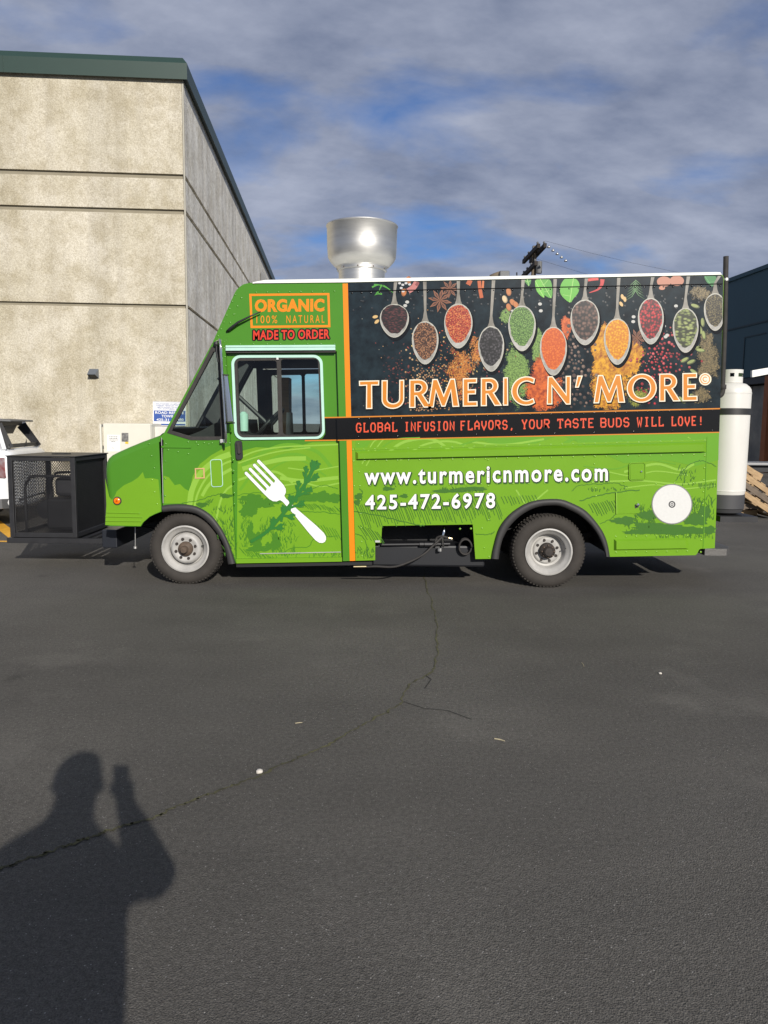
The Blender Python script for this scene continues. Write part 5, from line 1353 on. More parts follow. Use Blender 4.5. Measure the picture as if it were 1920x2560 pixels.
sd_.poly(ell(1655, 720, 8, 5, 10), col=S_(206, 140, 110))
for (x0, y0, x1, y1) in ((935, 712, 958, 716), (930, 718, 955, 712), (955, 735, 936, 738), (955, 712, 946, 732), (946, 730, 938, 738), (958, 714, 985, 734)): sd_.stroke(line2([(x0, y0), ((x0+x1)/2, (y0+y1)/2-2), (x1, y1)], 3), 4.5, col=S_(86, 170, 60), taper=True)
for k in range(12): sd_.stroke([(1588, 700+k*2.5), (1588+(-1)**k*8, 706+k*3.2), (1588+(-1)**k*(14+k), 712+k*3.6)], 2, col=S_(110, 160, 100), taper=True)
for (pts, w, c) in (([(1176, 700), (1170, 712)], 12, S_(196, 92, 40)), ([(1198, 702), (1200, 722), (1204, 745)], 9, S_(200, 96, 44)), ([(1208, 702), (1207, 720)], 5, S_(220, 120, 60)), ([(1042, 705), (1034, 718), (1020, 728)], 14, S_(206, 130, 124)), ([(1046, 705), (1040, 714)], 7, S_(150, 80, 80))):
    sd_.stroke(line2(pts, 4) if len(pts) > 2 else pts, w, col=c)
for (x, y) in ((999, 708), (1007, 712), (1015, 708), (1024, 711), (1003, 720), (1008, 728)): sd_.poly(ell(x, y, 4, 3, 7), col=S_(220, 220, 220))
for _ in range(130):
    x, y = r7.uniform(880, 1795), r7.uniform(733, 790)
    if place(x, y, 2.2): sd_.poly(ell(x, y, 2.6, 2.6, 8), col=S_(16, 17, 20)); sd_.poly(ell(x-.6, y-.8, 1.0, 1.0, 6), col=S_(90, 100, 108))
for _ in range(120):
    x, y = r7.uniform(900, 1800), r7.uniform(790, 1030)
    if place(x, y, 1.4): sd_.poly(ell(x, y, 1.5, 1.3, 6), col=jit(r7.choice([S_(190, 150, 110), S_(160, 60, 50), S_(120, 120, 110)])))
stuff(sd_.build('spice_scatter_print', M_PRINT, truck))

# --- title lettering, flared roman capitals drawn as outlines
def arcp(cx, cy, rx, ry, a0, a1, n=14): return [(cx+rx*cos(radians(a0+(a1-a0)*k/n)), cy+ry*sin(radians(a0+(a1-a0)*k/n))) for k in range(n+1)]
GL = {
 'T': (.75, [(0,1),(.75,1),(.745,.885),(.455,.89),(.465,0),(.29,0),(.30,.89),(.005,.885)], []),
 'U': (.78, [(0,1)] + arcp(.38,.30,.38,.32,180,360) + [(.76,1),(.655,1)] + arcp(.395,.32,.255,.21,360,180) + [(.15,1)], []),
 'R': (.70, [(0,0),(.005,1),(.30,1)] + arcp(.32,.725,.29,.275,85,-70,10) + [(.72,0),(.52,0),(.255,.44),(.15,.44),(.155,0)], [[(.15,.885),(.28,.885)] + arcp(.29,.72,.165,.165,85,-85,8) + [(.15,.55)]]),
 'M': (1.06, [(0,0),(.15,1),(.28,1),(.53,.33),(.79,1),(.91,1),(1.06,0),(.885,0),(.80,.66),(.565,.02),(.475,.02),(.235,.66),(.13,0)], []),
 'E': (.52, [(0,0),(0,1),(.50,1),(.495,.885),(.155,.885),(.155,.57),(.455,.575),(.45,.46),(.155,.46),(.155,.115),(.515,.115),(.52,0)], []),
 'I': (.16, [(0,0),(.01,1),(.15,1),(.16,0)], []),
 'C': (.74, arcp(.48,.5,.48,.52,58,302,22) + [(.70,.17)] + arcp(.49,.5,.335,.405,300,60,22) + [(.715,.83)], []),
 'N': (.78, [(0,0),(.03,1),(.15,1),(.66,.26),(.66,1),(.775,1),(.765,-.02),(.66,-.02),(.125,.74),(.125,0)], []),
 'O': (.92, arcp(.46,.5,.46,.52,0,348,28), [arcp(.46,.5,.31,.41,0,345,24)]),
 "'": (.2, [(.09,1),(.23,1),(.08,.62),(0,.62)], []),
}
LET = [('T', 897.4, 948), ('U', 954, 1010.5), ('R', 1023, 1077), ('M', 1070.5, 1148), ('E', 1157, 1194), ('R', 1202, 1253), ('I', 1257.5, 1270.5), ('C', 1278, 1337),
       ('N', 1367, 1427.4), ("'", 1438, 1456), ('M', 1484, 1562.5), ('O', 1567, 1642), ('R', 1648, 1700), ('E', 1706, 1744)]
for ch, x0, x1 in LET:
    d0, d1, d2 = Decal(lay(11)), Decal(lay(12)), Decal(lay(13))
    w, out, holes = GL[ch]; x0 += 2.6; x1 -= 2.6
    xs = [p[0] for p in out]; wa, wb_ = min(xs), max(xs)
    def tp(p, x0=x0, x1=x1, wa=wa, wb_=wb_):
        x = x0 + (p[0]-wa)/(wb_-wa)*(x1-x0); yt = 952 - (x-897)*.0236 + 2.6; yb_ = 1023 - (x-897)*.0248 - 2.6
        return (x, yb_ + (yt-yb_)*p[1])
    o_ = [tp(p) for p in out]; h_l = [[tp(p) for p in h] for h in holes]
    d0.poly([(p[0]+1.6, p[1]+2.2) for p in grow(o_, 3.8)], [[(p[0]+1.6, p[1]+2.2) for p in grow(h, -3.4)] for h in h_l])
    d1.poly(grow(o_, 2.7), [grow(h, -2.5) for h in h_l]); d2.poly(o_, h_l)
    lo = d2.build('title_letter_print', M_ORANGE2, truck)
    d1.build('letter_outline_print', M_CREAM, lo); d0.build('letter_shadow_print', M_BLACKV, lo)
d1, d2, cpy = Decal(lay(12)), Decal(lay(13)), Decal(lay(13)-.0001)
d1.poly(ell(1763, 948, 15.5, 15.5, 28)); cro = d1.build('copyright_disc_print', M_CREAM, truck)
d2.poly(ell(1763, 948, 12.5, 12.5, 26), [ell(1763, 948, 10.2, 10.2, 26)]); d2.build('copyright_ring_print', M_ORANGE2, cro)
cpy.stroke([(1763+5.4*cos(radians(a)), 948+5.4*sin(radians(a))) for a in range(45, 316, 18)], 2.2); cpy.build('copyright_letter_print', M_ORANGE2, cro)

# --- tagline, square-cornered block capitals
BK = {'A': [[(0,0),(0,.7),(.5,1),(1,.7),(1,0)],[(0,.4),(1,.4)]], 'B': [[(0,0),(0,1),(.8,1),(1,.85),(1,.65),(.8,.52),(1,.38),(1,.15),(.8,0),(0,0)],[(0,.52),(.8,.52)]], 'D': [[(.05,0),(.05,1),(.7,1),(1,.75),(1,.25),(.7,0),(0,0)]],
      'E': [[(1,1),(.05,1),(.05,0),(1,0)],[(.05,.52),(.75,.52)]], 'F': [[(1,1),(.05,1),(.05,0)],[(.05,.52),(.75,.52)],[(-.08,0),(.3,0)]], 'G': [[(1,.75),(.75,1),(.25,1),(0,.75),(0,.25),(.25,0),(.75,0),(1,.25),(1,.48),(.55,.48)]],
      'I': [[(.5,0),(.5,1)],[(.15,1),(.85,1)],[(.15,0),(.85,0)]], 'L': [[(.12,1),(.12,0),(1,0),(1,.2)],[(-.08,1),(.4,1)]], 'N': [[(0,0),(0,1),(1,0),(1,1)]], 'O': [[(.25,0),(0,.25),(0,.75),(.25,1),(.75,1),(1,.75),(1,.25),(.75,0),(.22,0)]],
      'R': [[(0,0),(0,1),(.75,1),(1,.82),(1,.65),(.75,.48),(0,.48)],[(.5,.48),(1,0)]], 'S': [[(1,.78),(.75,1),(.25,1),(0,.8),(0,.62),(.25,.5),(.75,.5),(1,.38),(1,.2),(.75,0),(.25,0),(0,.22)]], 'T': [[(0,.8),(0,1),(1,1),(1,.8)],[(.5,1),(.5,0)],[(.25,0),(.75,0)]],
      'U': [[(0,1),(0,.25),(.25,0),(.75,0),(1,.25),(1,1)]], 'V': [[(0,1),(0,.55),(.5,0),(1,.55),(1,1)]], 'W': [[(0,1),(.22,0),(.5,.6),(.78,0),(1,1)],[(-.1,1),(.2,1)],[(.8,1),(1.1,1)]], 'Y': [[(0,1),(.5,.45),(1,1)],[(.5,.45),(.5,0)],[(-.1,1),(.22,1)],[(.78,1),(1.1,1)],[(.25,0),(.75,0)]],
      '!': [[(.5,1),(.5,.32)],[(.5,.14),(.5,0)]], ',': [[(.5,.1),(.35,-.2)]]}
words = [('GLOBAL', 890, 993), ('INFUSION', 1011, 1136), ('FLAVORS,', 1151, 1286), ('YOUR', 1304, 1374), ('TASTE', 1393, 1485), ('BUDS', 1501, 1573), ('WILL', 1592, 1659), ('LOVE!', 1678, 1758)]
for wd, x0, x1 in words:
    d = Decal(lay(4))
    n = len(wd); pit = (x1-x0+4.5)/n
    for i, ch in enumerate(wd):
        lx = x0 + i*pit; lw = pit-5.2
        for ln in BK[ch]:
            pts = []
            for (a, b) in ln:
                x = lx + 1.5 + a*(lw-2); yb_ = 1081.5 - (x-890)*.0203; pts.append((x, yb_ - 1.6 - b*21.0))
            d.stroke(pts, 3.3)
    stuff(d.build('tagline_word_print', M_CORAL, truck))

# --- web address and phone number
def halo(dec, body, quad, off, spc, fit, r, n=10, sh=(0, 0)):
    for k in range(n): text_on(dec, body, quad, off, spc, fit, (sh[0]+r*cos(2*pi*k/n), sh[1]+r*sin(2*pi*k/n)))
for body, quad in (('www.turmericnmore.com', [(911, 1171.5), (1520, 1160), (1520, 1202.5), (911, 1212)]), ('425-472-6978', [(913, 1237), (1238, 1231), (1238, 1271.5), (913, 1275)])):
    d = Decal(lay(6)-.0006); text_on(d, body, quad, .026, 1.22, .026); lo = d.build('contact_lettering_print', M_WHITEV, truck)
    d = Decal(lay(5)-.0004); halo(d, body, quad, .026, 1.22, .026, 1.3, 8, (.6, .8)); stuff(d.build('lettering_outline_print', M_BLACKV, lo))
    d = Decal(lay(4)-.0004); halo(d, body, quad, .026, 1.22, .026, 2.2, 8, (1.6, 2.4)); stuff(d.build('lettering_shadow_print', M_GI, lo))
# --- badge on the cab
d = Decal(lay(1)); bo = [(623, 734.5), (823.5, 732.5), (826, 818), (626.5, 820)]
d.poly(bo, [grow(bo, -5.5)]); text_on(d, 'ORGANIC', [(637, 748), (811, 746.5), (811, 779), (637, 780.5)], .05, 1.06, .05); text_on(d, '100%', [(641, 789), (693, 788.5), (693, 808), (641, 808.5)], .0, 1.3); text_on(d, 'NATURAL', [(716, 788.5), (811, 787.5), (811, 807), (716, 808)], .0, 1.5)
stuff(d.build('badge_print', M_ORANGE, truck))
d = Decal(lay(2)); rr_ = random.Random(4)
for _ in range(90):
    x, y = rr_.uniform(637, 811), rr_.uniform(748, 780); d.poly(rag(x, y, rr_.uniform(.3, 1.2), rr_.uniform(.3, 1.0), 6, .3, rr_.random()))
stuff(d.build('badge_wear_print', M_GD, truck))
d = Decal(lay(1)); halo(d, 'MADE TO ORDER', [(633, 826), (824, 822.5), (824, 847), (633, 850)], .03, 1.08, .03, 2.9, 12); stuff(d.build('slogan_outline_print', M_BLACKV, truck))
d = Decal(lay(3)); text_on(d, 'MADE TO ORDER', [(633, 826), (824, 822.5), (824, 847), (633, 850)], .03, 1.08, .03); d.build('slogan_print', M_RED, truck)
# --- round sticker (its code left out) with a dark emblem
d = Decal(lay(5)); d.poly(ell(1680, 1260.5, 51, 50.5, 48)); d.build('sticker_ring', M_GREYV, truck)
d = Decal(lay(6)); d.poly(ell(1680, 1260.5, 48.5, 48, 48)); d.build('sticker', mat('sticker_white', srgb(206, 206, 203), .4, var=.03, vscale=40), truck)
d = Decal(lay(7)); d.poly(ell(1680, 1261, 8.5, 8.5, 28), [ell(1680, 1261, 5.6, 5.6, 24)]); d.poly(ell(1680, 1261, 3.6, 3.6, 20), [ell(1680, 1261, 1.9, 1.9, 14)]); d.build('sticker_emblem', M_INK, truck)

# ================================================================== THINGS ON THE TRUCK
# exhaust fan bowl on the roof
YFAN = YT+1.05
fc = W(905, 703, YFAN); rtop = (W(993, 572, YFAN).x - W(817, 572, YFAN).x)/2
zt_ = W(905, 566, YFAN).z
fcx = W(905, 600, YFAN).x
fan = thing('roof_exhaust_fan', 'large spun aluminium exhaust fan bowl standing on the truck roof', 'exhaust fan', (fcx, YFAN, fc.z-.02))
zb_ = fc.z
mb = MB(); h = zt_-zb_
mb.lathe([(rtop-.012, h*.97), (rtop+.004, h+.002), (rtop+.008, h*.985), (rtop, h*.965), (rtop-.004, h*.6), (rtop-.012, h*.42), (rtop-.03, h*.36), (rtop-.075, h*.27), (rtop-.11, h*.235), (rtop-.115, h*.2)], (fcx, YFAN, zb_), 'Z', 64)
mb.build('bowl', M_ALU, fan, auto=50)
mb = MB(); mb.lathe([(rtop-.012, h*.97), (rtop-.02, h*.5), (rtop-.12, h*.24), (.0, h*.24)], (fcx, YFAN, zb_), 'Z', 48); mb.build('bowl_inside', M_ALU, fan, auto=50)
mb = MB(); mb.lathe([(rtop-.105, h*.245), (rtop-.108, h*.18), (rtop-.125, h*.17), (rtop-.127, -.02)], (fcx, YFAN, zb_), 'Z', 48); nk = mb.build('neck', M_ALU, fan, auto=50)
mb = MB(); mb.lathe([(rtop-.104, h*.255), (rtop-.096, h*.245), (rtop-.104, h*.235)], (fcx, YFAN, zb_), 'Z', 48); mb.build('band', M_ALU, fan, smooth=True)
for k in range(10):
    a = 2*pi*(k+.3)/10; mb = MB(); mb.lathe([(0, -.006), (.007, -.004), (.008, 0)], (fcx+(rtop-.107)*cos(a), YFAN+(rtop-.107)*sin(a), zb_+h*.2), 'Y', 6); mb.build('screw', M_HUB, nk)
# roof flood lamp, whip and curb behind the parapet
YR = YT+1.7
fl = bpy.data.objects.new('roof_flood_lamp', None); COL.objects.link(fl); fl.parent = truck; fl.empty_display_size = .1
a, b = W(1250, 676, YR), W(1274, 694, YR); mb = MB(); mb.box((a.x, YR, b.z), (b.x, YR+.16, a.z)); mb.build('lamp_housing', M_GREYP, fl, bevel=.01)
mb = MB(); mb.tube([W(1226, 694, YR+.1), W(1240, 688, YR+.08), W(1252, 684, YR+.06)], .03, 10); mb.build('lamp_arm', M_POLE, fl, smooth=True)
mb = MB(); mb.tube([W(1262, 690, YR+.05), W(1262, 712, YR+.05)], .02, 8); mb.build('lamp_post', M_GREYP, fl)
mb = MB(); mb.tube([W(1292, 700, YR), W(1292, 681, YR)], .008, 6); mb.build('antenna', M_BLACK, truck)
# rear vent pipe with elbow
YE = YT+.1
mb = MB(); mb.tube([W(1815, 641, YE), W(1812, 800, YE), W(1806, 968, YE)], .024, 14); vpipe = mb.build('vent_pipe', M_RUBBER, truck, auto=50)
mb = MB(); mb.tube(smooth_line([W(1806, 962, YE), W(1805.5, 976, YE), W(1802, 986, YE), W(1793, 990, YE), W(1785, 990, YE)], 5), .028, 14); mb.build('elbow', M_RUBBER, vpipe, smooth=True)
mb = MB(); mb.lathe([(.031, -.02), (.035, -.015), (.035, .02), (.031, .025)], W(1806, 968, YE), 'Z', 14); mb.build('collar', M_RUBBER, vpipe, auto=40)
mb = MB(); mb.tube([W(1803, 702, YE), W(1815, 700, YE)], .010, 8); mb.lathe([(.026, -.012), (.028, -.01), (.028, .01), (.026, .012)], W(1814, 699, YE), 'Z', 14); mb.build('clamp', M_ALU, vpipe)
# rear step bumper of tread plate
YS = YT+.25
mb = MB(); q = [W(1776, 1358, YS), W(1836, 1352, YS)]
x0, x1, zt2 = q[0].x-.05, W(1838, 1360, YS).x, W(1800, 1372, YS).z; zb2 = W(1800, 1389, YS).z
mb.add([(x0, YS, zb2), (x1-.08, YS, zb2), (x1, YS+.12, zb2), (x1, YB-.4, zb2), (x0, YB-.3, zb2), (x0, YS, zt2), (x1-.08, YS, zt2), (x1, YS+.12, zt2), (x1, YB-.4, zt2), (x0, YB-.3, zt2)],
       [(4,3,2,1,0),(5,6,7,8,9),(0,1,6,5),(1,2,7,6),(2,3,8,7),(3,4,9,8),(4,0,5,9)])
mb.build('rear_step', M_PLATE, truck)
# rear tank shelf bracket (hidden side)
mb = MB(); YTK = YT+.32
tkc = W(1822, 1280, YTK)
mb.box((W(1790, 1282, YTK).x-.06, YTK-.24, W(1790, 1290, YTK).z-.03), (W(1866, 1282, YTK).x, YTK+.24, W(1790, 1284, YTK).z)); mb.build('tank_shelf', M_BLACK, truck)

# propane tank
tr_ = .192; z0 = W(1822, 1282, YTK).z; tx = W(1867, 1100, YTK).x - tr_
pt = thing('propane_tank', 'tall white propane cylinder with black strap mounted on the truck rear', 'propane tank', (tx, YTK, z0))
zs = lambda py: W(1830, py, YTK).z - z0
mb = MB(); mb.lathe([(tr_-.012, zs(1236)), (tr_-.004, zs(1231)), (tr_, zs(1222)), (tr_, zs(984)), (tr_-.004, zs(975)), (tr_-.02, zs(968)), (tr_*.72, zs(960.5)), (tr_*.4, zs(957)), (0, zs(956))], (tx, YTK, z0), 'Z', 48); cyl = mb.build('cylinder', M_TANKW, pt, auto=50)
mb = MB(); mb.lathe([(tr_+.001, zs(985)), (tr_+.003, zs(983.5)), (tr_+.001, zs(982))], (tx, YTK, z0), 'Z', 48); mb.lathe([(tr_+.001, zs(1226)), (tr_+.003, zs(1224.5)), (tr_+.001, zs(1223))], (tx, YTK, z0), 'Z', 48); mb.build('weld_bead', M_TANKW, cyl, smooth=True)
mb = MB(); mb.lathe([(tr_-.004, .055), (tr_-.002, zs(1234)), (tr_-.02, zs(1234)), (tr_-.02, .055)], (tx, YTK, z0), 'Z', 40); mb.build('foot_ring', mat('dark_grey_paint', srgb(66, 66, 68), .6), pt, auto=40)
mb = MB(); mb.lathe([(tr_-.07, 0), (tr_-.025, 0.015), (tr_-.008, .05), (tr_-.03, .052)], (tx, YTK, z0), 'Z', 40); mb.build('base', MATS['dark_grey_paint'], pt, auto=40)
mb = MB(); mb.lathe([(tr_+.001, zs(1037)), (tr_+.006, zs(1037)), (tr_+.006, zs(1021.5)), (tr_+.001, zs(1021.5))], (tx, YTK, z0), 'Z', 48); mb.build('strap', mat('strap_black', srgb(44, 44, 44), .5), pt, auto=40)
# collar with hand holes (front arc left open at the back)
rc = .105; n = 40; mb = MB(); zc0, zc1 = zs(958), zs(925); zh0, zh1 = zs(943), zs(934)
holes_ = [(-2.15, -1.75), (-1.35, -.55), (-.30, -.12)]
vs, fs = [], []
zsn = [zc0, zh0, zh1, zc1]
for k in range(n+1):
    a = -pi - .1 + (pi*1.2)*k/n
    for z in zsn:
        for rr_ in (rc, rc-.006): vs.append((tx+rr_*cos(a), YTK+rr_*sin(a), z0+z))
for k in range(n):
    am = -pi - .1 + (pi*1.2)*(k+.5)/n
    for i in range(3):
        if i == 1 and any(lo < am < hi for lo, hi in holes_): continue
        p = k*8+i*2; q = (k+1)*8+i*2
        fs += [(p, q, q+2, p+2), (p+1, p+3, q+3, q+1)]
mb.add(vs, fs); mb.build('collar', M_TANKW, pt, auto=50)
mb = MB(); mb.lathe([(0, zs(956)), (.03, zs(955)), (.03, zs(945)), (.018, zs(944)), (.018, zs(936)), (.034, zs(935)), (.034, zs(930)), (0, zs(929))], (tx, YTK, z0), 'Z', 16); mb.tube([(tx, YTK, z0+zs(941)), (tx-.09, YTK-.02, z0+zs(941))], .018, 10); mb.build('valve', M_BLACK, pt, auto=40)

# ================================================================== GENERATOR CAGE
YG0, YG1 = 8.0, 8.95
ca, cb = W(26, 1345, YG0), W(193, 1343, YG0); ct = W(110, 1142.5, YG0).z
cx0, cx1, cz0, cz1 = ca.x, cb.x, (ca.z+cb.z)/2, ct
cage = thing('generator_cage', 'black steel mesh generator cage on a platform ahead of the truck hood', 'cage', ((cx0+cx1)/2, (YG0+YG1)/2, cz0))
w = .05
def cbox(a, b, name, m=M_CAGE, par=cage, bev=.004): mb = MB(); mb.box(a, b); return mb.build(name, m, par, bevel=bev)
for x in (cx0, cx1-w):
    for y in (YG0, YG1-w): cbox((x, y, cz0), (x+w, y+w, cz1), 'corner_post')
for y in (YG0, YG1-w):
    cbox((cx0+w, y+.002, cz0), (cx1-w, y+w, cz0+w), 'frame_rail'); cbox((cx0+w, y+.002, cz1-w*.9), (cx1-w, y+w, cz1-.004), 'frame_rail')
for x in (cx0+.002, cx1-w-.002):
    cbox((x, YG0+w, cz0), (x+w, YG1-w, cz0+w), 'frame_rail'); cbox((x, YG0+w, cz1-w*.9), (x+w, YG1-w, cz1-.004), 'frame_rail')
cbox((cx0-.012, YG0-.012, cz1), (cx1+.012, YG1+.012, cz1+.012), 'lid')
mb = MB(); mb.lathe([(.10, .0), (.10, .008), (.07, .008), (.065, .0)], ((cx0+cx1)/2+.02, (YG0+YG1)/2, cz1+.012), 'Z', 24); mb.build('lid_port', M_UNDER, cage)
cbox((cx0+w, YG0+.016, cz0+w), (cx0+w+.012, YG0+.03, cz1-w), 'mesh_stay'); 
def expanded(org, du, dv, nu, nv, lw, name):
    """expanded-metal sheet: rows of zig-zag strands"""
    mb = MB(); org, du, dv = Vector(org), Vector(du), Vector(dv); nn = du.cross(dv).normalized()*.003
    ul, vl = du.length, dv.length; eu, ev = du/ul, dv/vl; su, sv = ul/nu, vl/nv
    for j in range(nv+1):
        for i in range(nu):
            up_ = 1 if (i+j) % 2 else -1
            p = org + eu*(i*su) + ev*(j*sv - up_*sv*.5*.96); q = org + eu*((i+1)*su) + ev*(j*sv + up_*sv*.5*.96)
            o_ = ev*lw/2
            mb.add([p-o_, p+o_, q+o_+nn*.6, q-o_+nn*.6], [(0, 1, 2, 3)])
    return stuff(mb.build(name, M_CAGE, cage))
hz = cz1-w*.9-cz0-w
expanded((cx0+w, YG0+.03, cz0+w), (cx1-cx0-2*w, 0, 0), (0, 0, hz), 46, 46, .0092, 'mesh_panel')
expanded((cx1-.03, YG0+w, cz0+w), (0, YG1-YG0-2*w, 0), (0, 0, hz), 60, 46, .0105, 'mesh_panel')
expanded((cx0+w, YG1-.03, cz0+w), (cx1-cx0-2*w, 0, 0), (0, 0, hz), 46, 46, .0092, 'mesh_panel')
expanded((cx0+.03, YG0+w, cz0+w), (0, YG1-YG0-2*w, 0), (0, 0, hz), 60, 46, .0105, 'mesh_panel')
cbox((cx0+.02, YG0+.02, cz0+.004), (cx1-.02, YG1-.02, cz0+.012), 'floor_plate')
cbox((cx0+.36, YG1-.052, cz0+w), (cx1-w, YG1-.046, cz1-w), 'sheet_panel', bev=0)
cbox((cx1-.045, YG0+w, cz0+w), (cx1-.04, YG1-w, cz1-w), 'sheet_panel', bev=0)
cbox((cx0+w, YG1-.052, cz0+w), (cx0+.36, YG1-.046, cz0+.33), 'sheet_panel', bev=0)
# generator set inside
gen = thing('generator', 'dark portable generator standing inside the black mesh cage', 'generator', (cx0+.38, 8.5, cz0+.012))
gm_ = mat('generator_grey', srgb(30, 30, 32), .6)
mb = MB(); mb.box((cx0+.30, 8.2, cz0+.06), (cx1-.09, 8.78, cz0+.40)); mb.build('engine_case', gm_, gen, bevel=.03)
mb = MB(); mb.box((cx0+.38, 8.24, cz0+.42), (cx1-.07, 8.75, cz0+.62)); mb.build('fuel_tank', mat('generator_tank', srgb(44, 44, 47), .5), gen, bevel=.04)
mb = MB(); mb.lathe([(0, -.1), (.1, -.09), (.1, .09), (0, .1)], (cx0+.2, 8.5, cz0+.25), 'Y', 18); mb.build('alternator', gm_, gen, auto=40)
for yy in (8.17, 8.82):
    mb = MB(); mb.tube(smooth_line([(cx0+.1, yy, cz0+.012), (cx0+.1, yy, cz0+.5), (cx0+.14, yy, cz0+.6), (cx0+.2, yy, cz0+.64), (cx1-.1, yy, cz0+.64), (cx1-.07, yy, cz0+.6), (cx1-.07, yy, cz0+.012)], 3), .014, 8); mb.build('frame_tube', M_BLACK, gen, smooth=True)
# platform below, with bars welded to the truck
pfm = bpy.data.objects.new('platform', None); COL.objects.link(pfm); pfm.parent = cage; pfm.empty_display_size = .1
def pbox(a, b, name): mb = MB(); mb.box(a, b); return mb.build(name, M_CAGE, pfm, bevel=.004)
zp1 = cz0-.004; zp0 = zp1-.055; xr = W(262, 1350, YG0).x
pbox((cx0-.03, YG0-.02, zp0), (xr+.05, YG0+.04, zp1), 'front_bar'); pbox((cx0-.03, YG1-.04, zp0), (xr+.05, YG1+.02, zp1), 'rear_bar')
pbox((cx0-.03, YG0+.042, zp0), (cx0+.03, YG1-.042, zp1), 'end_bar')
for k in range(9):
    x = cx0+.1+k*.105; pbox((x, YG0+.042, zp0+.01), (x+.05, YG1-.042, zp1-.002), 'cross_slat')

# ================================================================== PALLETS, BENCH
def pallet(name, label, M, dark=False, group='wooden pallets'):
    root = thing(name, label, 'pallet', (0, 0, 0), group)
    root.matrix_world = M
    m1, m2 = (M_WOODD, M_WOOD) if dark else (M_WOOD, M_WOODD)
    L_, Wd = 1.2, 1.0
    def b(x0, x1, y0, y1, z0, z1, nm, m):
        mb = MB(); mb.box((x0, y0, z0), (x1, y1, z1)); me = mb.build(nm, m, None, bevel=.004); me.parent = root; return me
    for k in range(3):
        y = k*(Wd-.09)/2; b(0, L_, y, y+.09, .022, .112, 'stringer', m1)
    for k in range(7):
        x = k*(L_-.1)/6; b(x, x+.1, 0, Wd, .1125, .132, 'deck_board', m1 if k % 3 else m2)
    for k in range(4):
        x = k*(L_-.1)/3; b(x, x+.1, 0, Wd, .0, .0215, 'bottom_board', m1)
    return root
py_ = 13.2
base = G(1893, 1297); bx = base.x
def PM(x, y, z, ay, az=0.0): return Matrix.Translation((x, y, z)) @ Matrix.Rotation(az, 4, 'Z') @ Matrix.Rotation(ay, 4, 'Y')
tilt = radians(33)
nrm = Vector((sin(tilt), 0, cos(tilt))); down = Vector((cos(tilt), 0, -sin(tilt)))
lowc = Vector((bx+.28, 13.05, .0))
for k, lb in enumerate(('pale wooden pallet at the bottom of the leaning heap', 'weathered wooden pallet leaning in the middle of the heap', 'pale wooden pallet lying on top of the leaning heap')):
    p = lowc - down*1.2 + nrm*(.0 + .142*k) + Vector((0, .04*k, .015)) - down*(.10*k)
    pallet('pallet', lb, PM(p.x, p.y, p.z, tilt, radians(2*k-2)), dark=(k == 1))
fx0 = G(1760, 1290).x
pallet('pallet', 'flat wooden pallet lying on the asphalt beside the leaning heap', PM(fx0-.25, 13.25, .0, 0, radians(5)))
pallet('pallet', 'upper flat wooden pallet propping the leaning heap', PM(fx0-.2, 13.2, .135, 0, radians(-3)), dark=True)
for k, (px, py, sz, lb) in enumerate(((1893, 1206, .22, 'thick sawn timber offcut on top of the pallet heap'), (1905, 1228, .26, 'large pale timber block lying on the pallet heap'))):
    p = lowc - down*(.62-.22*k) + nrm*(.142*3+.0) - down*.2 + Vector((0, .12+.1*k, .0))
    mb = MB(); mb.box((-.14, 0, .0), (.16, .12, .10+.03*k)); o = mb.build('timber_block', M_WOOD, None, bevel=.006)
    o.matrix_world = PM(p.x, p.y, p.z+.012, tilt-radians(8*k), radians(12*k)); tag(o, lb, 'timber')
bt = W(1862, 1157, 16.0)
bench = thing('work_table', 'steel topped work table in front of the teal building doors', 'table', (bt.x+.9, 16.3, 0))
def bb(a, b, nm, m): mb = MB(); mb.box(a, b); mb.build(nm, m, bench, bevel=.005)
bb((bt.x, 16.0, bt.z-.05), (bt.x+1.9, 16.8, bt.z), 'top', mat('bench_steel', srgb(150, 150, 150), .4, .6))
for x in (bt.x+.05, bt.x+1.8):
    for y in (16.05, 16.7): bb((x, y, 0), (x+.05, y+.05, bt.z-.051), 'leg', M_BLACK)
bb((bt.x+.1, 16.1, .25), (bt.x+1.78, 16.68, .29), 'shelf', M_BLACK); bb((bt.x+.15, 16.12, bt.z-.2), (bt.x+1.75, 16.16, bt.z-.06), 'apron', M_BLACK)

# ================================================================== WHITE CAR
cn, cf_ = Vector((-5.42, 10.9, 0)), Vector((-5.63, 12.42, 0))
wv = (cf_-cn).normalized(); hv = Vector((-wv.y, wv.x, 0))            # heading, away to the left
car = thing('white_car', 'white hatchback parked facing away beside the concrete wall behind the cage', 'car', (cn+cf_)/2 + hv*2.2)
CW = 1.72; mid = (cn+cf_)/2
def cp_(s_, w_, z): q = mid + hv*s_ + wv*w_; return Vector((q.x, q.y, z))     # w from -0.86 (near side) to 0.86
secs = [(-.12, .30, .62, .74, 1.08), (-.08, .26, .74, .84, 1.13), (.03, .25, .82, .86, 1.19), (.45, .22, .86, .865, 1.18), (1.3, .2, .87, .865, 1.12), (2.4, .2, .87, .86, 1.05), (3.1, .2, .87, .85, 1.03), (3.8, .22, .85, .80, .95), (4.35, .26, .76, .68, .82), (4.48, .32, .62, .56, .70)]
mb = MB(); vs = []; prof_n = 10
for (s_, zf, wl_, wb2, zb3) in secs:
    ring = [(-wl_+.08, zf), (-wl_, zf+.10), (-wl_-.005, .52), (-wb2-.005, .72), (-wb2, zb3-.10), (-wb2+.05, zb3), (wb2-.05, zb3), (wb2, zb3-.10), (wb2+.005, .72), (wl_+.005, .52), (wl_, zf+.10), (wl_-.08, zf)]
    vs += [cp_(s_, a, b) for a, b in ring]
